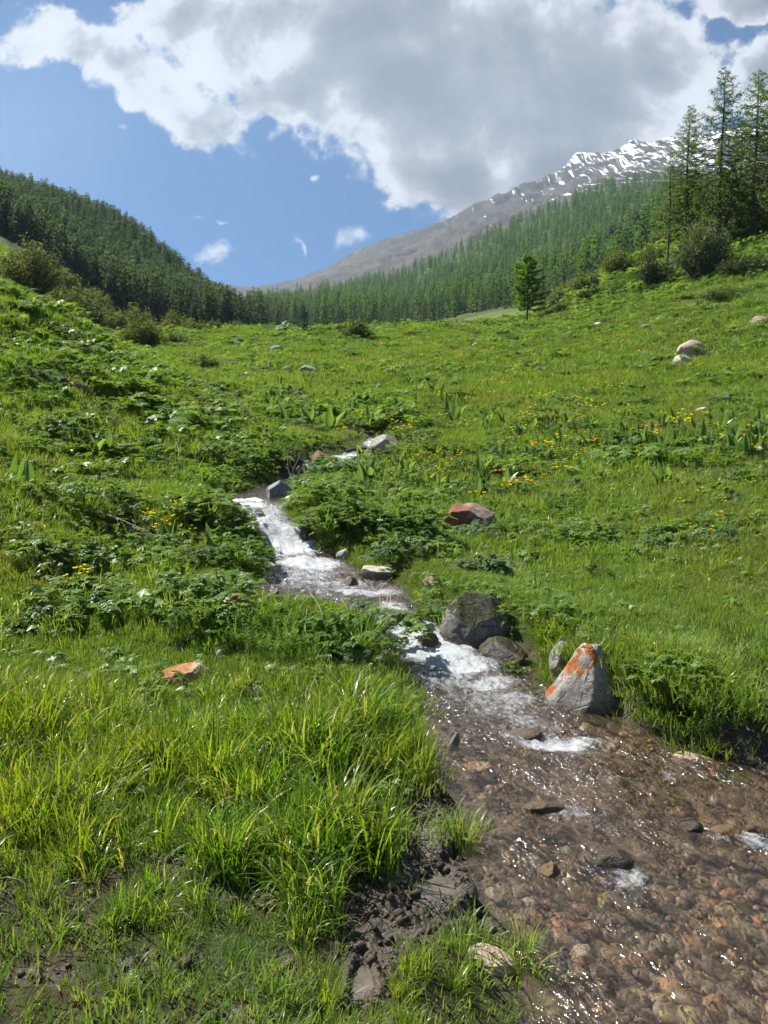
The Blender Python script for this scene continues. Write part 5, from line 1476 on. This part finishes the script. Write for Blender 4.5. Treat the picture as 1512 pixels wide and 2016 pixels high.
# the lone rounded tree on the meadow
def broadleaf(seed, H, Rx, z0, nclump, nleaf, leaf, m):
    r = np.random.default_rng(seed); tb = Buf(); cb = Buf()
    tube(tb, [(0, 0, -.2), (.02 * H, 0, H * .25), (-.01 * H, .01 * H, H * .5), (.01 * H, 0, H * .85)], [H * .022, H * .017, H * .011, H * .003], 7)
    for k in range(nclump):
        f = r.random(); h = z0 + (H - z0) * f
        prof = math.sin(math.pi * min(1, .10 + .88 * f)) ** .7 * (1.06 - .32 * f)
        az = r.uniform(0, 6.283); q = Rx * prof * math.sqrt(r.random()) * r.uniform(.75, 1.1)
        c = np.array([q * math.cos(az), q * math.sin(az), h])
        st = np.array([0, 0, max(z0 * .8, h - q * .9)])
        tube(tb, [st, (st + c) / 2 + [0, 0, -.02 * H], c], [H * .005, H * .003, H * .001], 4)
        cr = Rx * r.uniform(.14, .36); n = nleaf
        p = c + r.normal(0, 1, (n, 3)) * cr * np.array([1, 1, .62]) * .6
        d = r.normal(0, 1, (n, 3)); d[:, 2] -= .3; d /= np.linalg.norm(d, axis=1)[:, None]
        s = np.cross(d, r.normal(0, 1, (n, 3))); s /= np.linalg.norm(s, axis=1)[:, None]
        L = leaf * r.uniform(.6, 1.3, n)[:, None]
        vv = np.stack([p, p + d * L * .5 + s * L * .3, p + d * L, p + d * L * .5 - s * L * .3], 1)
        cb.add(vv.reshape(-1, 3), np.arange(n * 4).reshape(-1, 4), None, np.repeat(np.clip(r.random(n) * .8 + .1, 0, 1), 4))
    return tb.mesh('trunk', M_BARK), cb.mesh('crown', m, False)
M_LONE = leaf_material('lone tree foliage', [(.09, .18, .018), (.135, .25, .026), (.18, .29, .04)], .55, .04, .5)
tree('lone_tree', 'lone bright green feathery tree standing on the crest of the meadow', 'tree', 1038, 638, 502, conifer(910, 8, 2.7, 1.7, 95, 140, .45, .11, -.05, .55, M_LONE, .1, .45), 8)
tree('small_conifer', 'small dark round conifer on the crest of the meadow', 'tree', 598, 660, 628, conifer(911, 2, .95, .08, 60, 30, .3, .09, .0, .55, M_SPRUCE, .3, .3), 2)
for px, row, top in [(856, 641, 633), (898, 638, 629), (910, 637, 632)]:
    tree('sapling', 'tiny dark sapling in the far grass strip below the forest', 'tree', px, row, top, conifer(912, 2, .7, .1, 30, 14, .3, .12, .0, .6, M_SPRUCE, .3, .3), 2, 'saplings below the forest', 150)

# ------------------------------------------------------------------ bushes
def bush(seed, rx, ry, h, nstem, nleaf, leaf, m, stemm=None, twiggy=.5, spread=1.0):
    r = np.random.default_rng(seed); sb = Buf(); fb = Buf()
    for k in range(nstem):
        az = r.uniform(0, 6.283); q = math.sqrt(r.random())
        tip = np.array([rx * q * math.cos(az), ry * q * math.sin(az), h * (1 - .55 * q ** 2) * r.uniform(.7, 1.05)])
        b0 = tip * np.array([.18, .18, 0])
        mid = (b0 + tip) / 2 + np.array([0, 0, h * .12 * spread])
        t = np.linspace(0, 1, 6)[:, None]
        pts = (1 - t) ** 2 * b0 + 2 * t * (1 - t) * mid + t * t * tip
        pts = pts + r.normal(0, .02 * h, pts.shape) * t
        tube(sb, pts, np.linspace(.015, .004, 6) * h, 4)
        n = nleaf; tt = np.clip(1 - r.random(n) ** 1.3 * .85, 0, 1)
        p = np.stack([np.interp(tt, t[:, 0], pts[:, c]) for c in range(3)], 1) + r.normal(0, .11, (n, 3)) * np.array([rx, ry, h * .8]) * (.5 + .5 * r.random((n, 1)))
        p[:, 2] = np.maximum(p[:, 2], .02)
        d = r.normal(0, 1, (n, 3)); d[:, 2] = d[:, 2] * .7 + .3; d /= np.linalg.norm(d, axis=1)[:, None]
        s = np.cross(d, r.normal(0, 1, (n, 3))); s /= np.linalg.norm(s, axis=1)[:, None]
        L = leaf * r.uniform(.5, 1.3, n)[:, None]
        vv = np.stack([p, p + d * L * .5 + s * L * .27, p + d * L, p + d * L * .5 - s * L * .27], 1)
        fb.add(vv.reshape(-1, 3), np.arange(n * 4).reshape(-1, 4), None, np.repeat(np.clip(r.normal(.5, .25) * .5 + .5 * r.random(n), 0, 1), 4))
        if r.random() < twiggy:
            for _ in range(3):
                i = r.integers(2, 6); e = pts[i] + r.normal(0, .14, 3) * np.array([rx, ry, h * .5]) + np.array([0, 0, .05 * h])
                tube(sb, [pts[i], e], [.008 * h, .003 * h], 3)
    return sb.mesh('stem', stemm or M_TWIG), fb.mesh('foliage', m, False)
def add_bush(label, px, row, wpx, hpx, m, seed, depth=None, nstem=40, nleaf=60, leafpx=4.5, group=None, twiggy=.5, name='bush'):
    p = at(px, row) if depth is None else at_depth(px, depth)
    w = wpx / F * p.y; h = hpx / F * p.y; leaf = leafpx / F * p.y
    s, f = bush(seed, w / 2, w * .42, h, nstem, nleaf, leaf, m, None, twiggy)
    o = empty(name, (p.x, p.y + w * .2, p.z - .03 * h)); tag(o, label, 'bush', group)
    link('stem', s, o); link('foliage', f, o); return o
B = add_bush
B('large grey-brown bush in full sun on the right slope', 1392, 548, 130, 128, M_BUSH_BROWN, 1, None, 90, 90, 4.2)
B('dark bush with open twigs left of the large grey-brown bush', 1300, 560, 90, 62, M_BUSH_DARK, 2, None, 60, 70, 4.5)
B('small brown bush above the dark twiggy one', 1290, 525, 60, 50, M_BUSH_BROWN, 3, None, 40, 60, 4)
B('low twiggy brown bush on the right meadow slope', 1435, 590, 100, 28, M_BUSH_BROWN, 4, None, 60, 50, 4, None, 1)
B('dark spreading juniper at the right frame edge', 1485, 540, 130, 42, M_BUSH_DARK, 5, None, 80, 80, 4)
B('round yellow-green bush below the dark pine on the slope', 1225, 545, 80, 56, M_BUSH_GREEN, 6, None, 70, 70, 4.2)
B('brown-green bush left of the round yellow-green one', 1165, 575, 80, 48, M_BUSH_BROWN, 7, None, 60, 60, 4.2)
B('olive bush at the lower end of the hedge of bushes on the ridge', 1120, 590, 66, 40, M_BUSH_OLIVE, 8, None, 50, 60, 4.2)
B('low dark sprawling bush on the meadow slope', 1175, 588, 70, 26, M_BUSH_DARK, 9, None, 50, 60, 4)
B('low brown twiggy bush right of the lone tree', 1218, 583, 50, 30, M_BUSH_BROWN, 10, None, 30, 40, 4, None, 1)
B('yellowish bush at the foot of the tall larches', 1462, 452, 110, 100, M_BUSH_OLIVE, 11, None, 90, 80, 4.5)
B('brownish purple bush under the frame-edge larch', 1484, 450, 80, 36, M_BUSH_BROWN, 12, None, 60, 60, 4)
B('dark bush hiding the foot of the ragged larch', 1412, 452, 56, 80, M_BUSH_DARK, 13, None, 60, 80, 4.5)
B('olive bush under the slender larch', 1345, 480, 70, 44, M_BUSH_OLIVE, 14, None, 50, 60, 4.2)
B('brown bush below the thin bare-stemmed larch', 1300, 492, 60, 36, M_BUSH_BROWN, 15, None, 40, 60, 4)
tree('dark_pine', 'dark bushy pine leaning over the forest edge on the right slope', 'tree', 1250, 508, 415, conifer(920, 6, 2.5, .7, 90, 44, .55, .16, .05, .5, M_SPRUCE, .35, .45), 6)
tree('dark_pine', 'smaller dark pine left of the bushy leaning pine', 'tree', 1205, 525, 440, conifer(921, 6, 2.0, .6, 80, 40, .5, .15, .05, .6, M_SPRUCE, .35, .45), 6)
B('low grey-green shrub on the ridge between the two dark pines', 1228, 520, 60, 30, M_BUSH_OLIVE, 16, None, 40, 60, 4)
B('brownish bush with reddish twigs on the crest of the meadow', 702, 672, 72, 46, M_BUSH_BROWN, 17, None, 60, 60, 4, None, .9)
B('low spreading brown bush on the upper meadow', 402, 728, 54, 34, M_BUSH_BROWN, 18, None, 40, 50, 4, None, .9)
B('round yellow-green bush in the gully at the end of the left bank', 272, 690, 92, 64, M_BUSH_GREEN, 19, None, 90, 80, 4.2)
B('olive bush on the crest of the left bank with a bare top', 165, 622, 110, 62, M_BUSH_OLIVE, 20, None, 90, 70, 4.2, None, .9)
B('tall olive-brown bush, highest of the thicket at the left frame edge', 45, 580, 150, 112, M_BUSH_OLIVE, 21, None, 120, 80, 4.4, None, .9)
B('olive bush between the tall thicket bush and the bare-topped one', 112, 592, 90, 72, M_BUSH_BROWN, 22, None, 80, 70, 4.4, None, .9)
B('yellowish bush running down the left bank crest', 215, 650, 80, 40, M_BUSH_OLIVE, 23, None, 60, 60, 4.2, None, .8)
B('grey-brown shrub in the gully below the dark forest', 345, 672, 70, 34, M_BUSH_BROWN, 24, 60, 50, 60, 4)
for k, (px, dep, wp, hp, mm) in enumerate([(385, 105, 60, 34, M_BUSH_OLIVE), (425, 108, 60, 30, M_BUSH_BROWN), (465, 112, 56, 28, M_BUSH_BROWN), (330, 90, 60, 40, M_BUSH_OLIVE), (510, 118, 50, 26, M_BUSH_BROWN), (300, 84, 50, 36, M_BUSH_BROWN), (545, 118, 40, 20, M_BUSH_OLIVE),
                                           (655, 125, 40, 22, M_BUSH_BROWN), (690, 130, 36, 24, M_BUSH_BROWN), (735, 135, 30, 18, M_BUSH_BROWN), (350, 120, 70, 44, M_BUSH_GREEN), (270, 110, 80, 60, M_BUSH_OLIVE), (190, 90, 90, 70, M_BUSH_OLIVE), (120, 75, 90, 60, M_BUSH_OLIVE), (60, 60, 100, 60, M_BUSH_GREEN),
                                           (960, 118, 60, 16, M_BUSH_BROWN), (1000, 112, 50, 16, M_BUSH_OLIVE), (1075, 98, 44, 30, M_BUSH_OLIVE), (1100, 95, 46, 36, M_BUSH_BROWN)]):
    B('scrubby olive-brown bush along the foot of the forested hills', px, 0, wp, hp, mm, 40 + k, dep, 36, 50, 4.2, 'scrub at the foot of the hills')

# ------------------------------------------------------------------ the forests
FL = [joined('larch_tree', *conifer(930 + k, 14, 2.6, 1.6, 44, 15, 1.05, .42, .12, .80, M_FAR_LARCH, .25, .3, sides=4)) for k in range(5)]
FS = [joined('spruce_tree', *conifer(940 + k, 13, 2.3, .9, 50, 15, .95, .40, .10, .70, M_SPRUCE, .25, .4, sides=4)) for k in range(5)]
def forest():
    # left hill: dark conifers
    n = 7600
    d = np.exp(rng.uniform(math.log(118), math.log(430), n)); px = rng.uniform(-260, 525, n)
    x = (px - CX) / F * d; z = terrain(x, d)
    slope_ok = np.ones(n, bool)
    lim = np.interp(px, [-260, 0, 150, 300, 420, 525], [150, 150, 150, 150, 155, 190])
    lo = fbm(x / 25, d / 25, 3, 95)
    keep = (d > lim * (1 + .10 * lo)) & (rng.random(n) < np.clip((d / 430) ** 1.0 * 1.6, .25, 1)) & ~((px > 470) & (d > 330))
    L = np.stack([x, d, z], 1)[keep]
    # right hill: larches above, spruces at its foot
    n = 7000
    d = np.exp(rng.uniform(math.log(185), math.log(1040), n)); px = rng.uniform(505, 1420, n)
    x = (px - CX) / F * d; z = terrain(x, d)
    foot = np.interp(px, [505, 640, 756, 850, 950, 1040, 1150, 1420], [320, 285, 300, 295, 260, 220, 160, 150])
    keep = (d > foot * (1 + .04 * fbm(x / 20, d / 20, 2, 97))) & (fbm(x / 38, d / 60, 3, 99) > -.42 + .25 * rng.random(n)) & (rng.random(n) < np.clip((d / 1000) * 1.5, .35, 1))
    Rr = np.stack([x, d, z], 1)[keep]; ft = (foot / d)[keep]
    dark = (rng.random(len(Rr)) < smooth(.72, .98, ft) * .9) | ((Rr[:, 0] / Rr[:, 1] * F + CX < 620) & (rng.random(len(Rr)) < .5))
    # a stripe of taller, darker trees across the slope
    def place(A, meshes, name, label, group, nthings, stuffname, stufflabel, s0, s1, coll):
        # the largest ones are those nearest in view
        o_ = np.argsort(A[:, 1] * (1 + .0 * A[:, 0])); inside = np.abs(A[o_, 0] / A[o_, 1]) < .505
        near = o_[inside][:nthings]; rest = np.setdiff1d(o_, near)
        for i in near:
            s = rng.uniform(s0, s1)
            ob = link(name, meshes[rng.integers(0, len(meshes))], None, (A[i, 0], A[i, 1], A[i, 2] - .3), (rng.normal(0, .03), rng.normal(0, .03), rng.uniform(0, 6.28)), (s * rng.uniform(.85, 1.15), s * rng.uniform(.85, 1.15), s)); tag(ob, label, 'tree', group)
        m = len(rest)
        if m:
            s = rng.uniform(s0, s1, m); S = np.stack([s * rng.uniform(.85, 1.15, m), s * rng.uniform(.85, 1.15, m), s], 1)
            points_object(stuffname, A[rest] - [0, 0, .3], np.stack([rng.normal(0, .03, m), rng.normal(0, .03, m), rng.uniform(0, 6.28, m)], 1), S, rng.integers(0, len(meshes), m), coll, 'stuff', stufflabel)
    cl, cs = source_collection('larch kinds', FL), source_collection('spruce kinds', FS)
    nL = int(300 * .62)
    place(L, FS, 'spruce_tree', 'dark conifer in the dense forest on the steep left-hand hill', 'dark conifers on the steep hill', nL, 'spruce_forest', 'dense dark conifer forest up the steep hill', .38, .9, cs)
    place(Rr[dark], FS, 'spruce_tree', 'dark conifer along the foot of the long green hillside', 'dark conifers at the foot of the green hillside', 300 - nL, 'spruce_belt_forest', 'dark conifers mixed into the larch hillside', .6, .95, cs)
    place(Rr[~dark], FL, 'larch_tree', 'bright green larch in the forest on the long hillside', 'larches on the long green hillside', 290, 'larch_forest', 'bright green larch forest covering the long hillside', .5, 1.25, cl)
    # scattered conifers on the scree in the saddle
    for px, row in [(560, 590), (575, 600), (540, 596), (590, 583), (610, 575), (522, 600), (530, 588), (603, 590), (585, 570), (545, 612), (568, 612), (640, 566)]:
        p = at(px, row, 450)
        ob = link('spruce_tree', FS[rng.integers(0, 5)], None, (p.x, p.y, p.z - .3), (0, 0, rng.uniform(0, 6.28)), .6 * p.y / 900 + .3); tag(ob, 'tiny lone conifer on the bare scree slope in the saddle', 'tree', 'lone conifers on the scree')
forest()
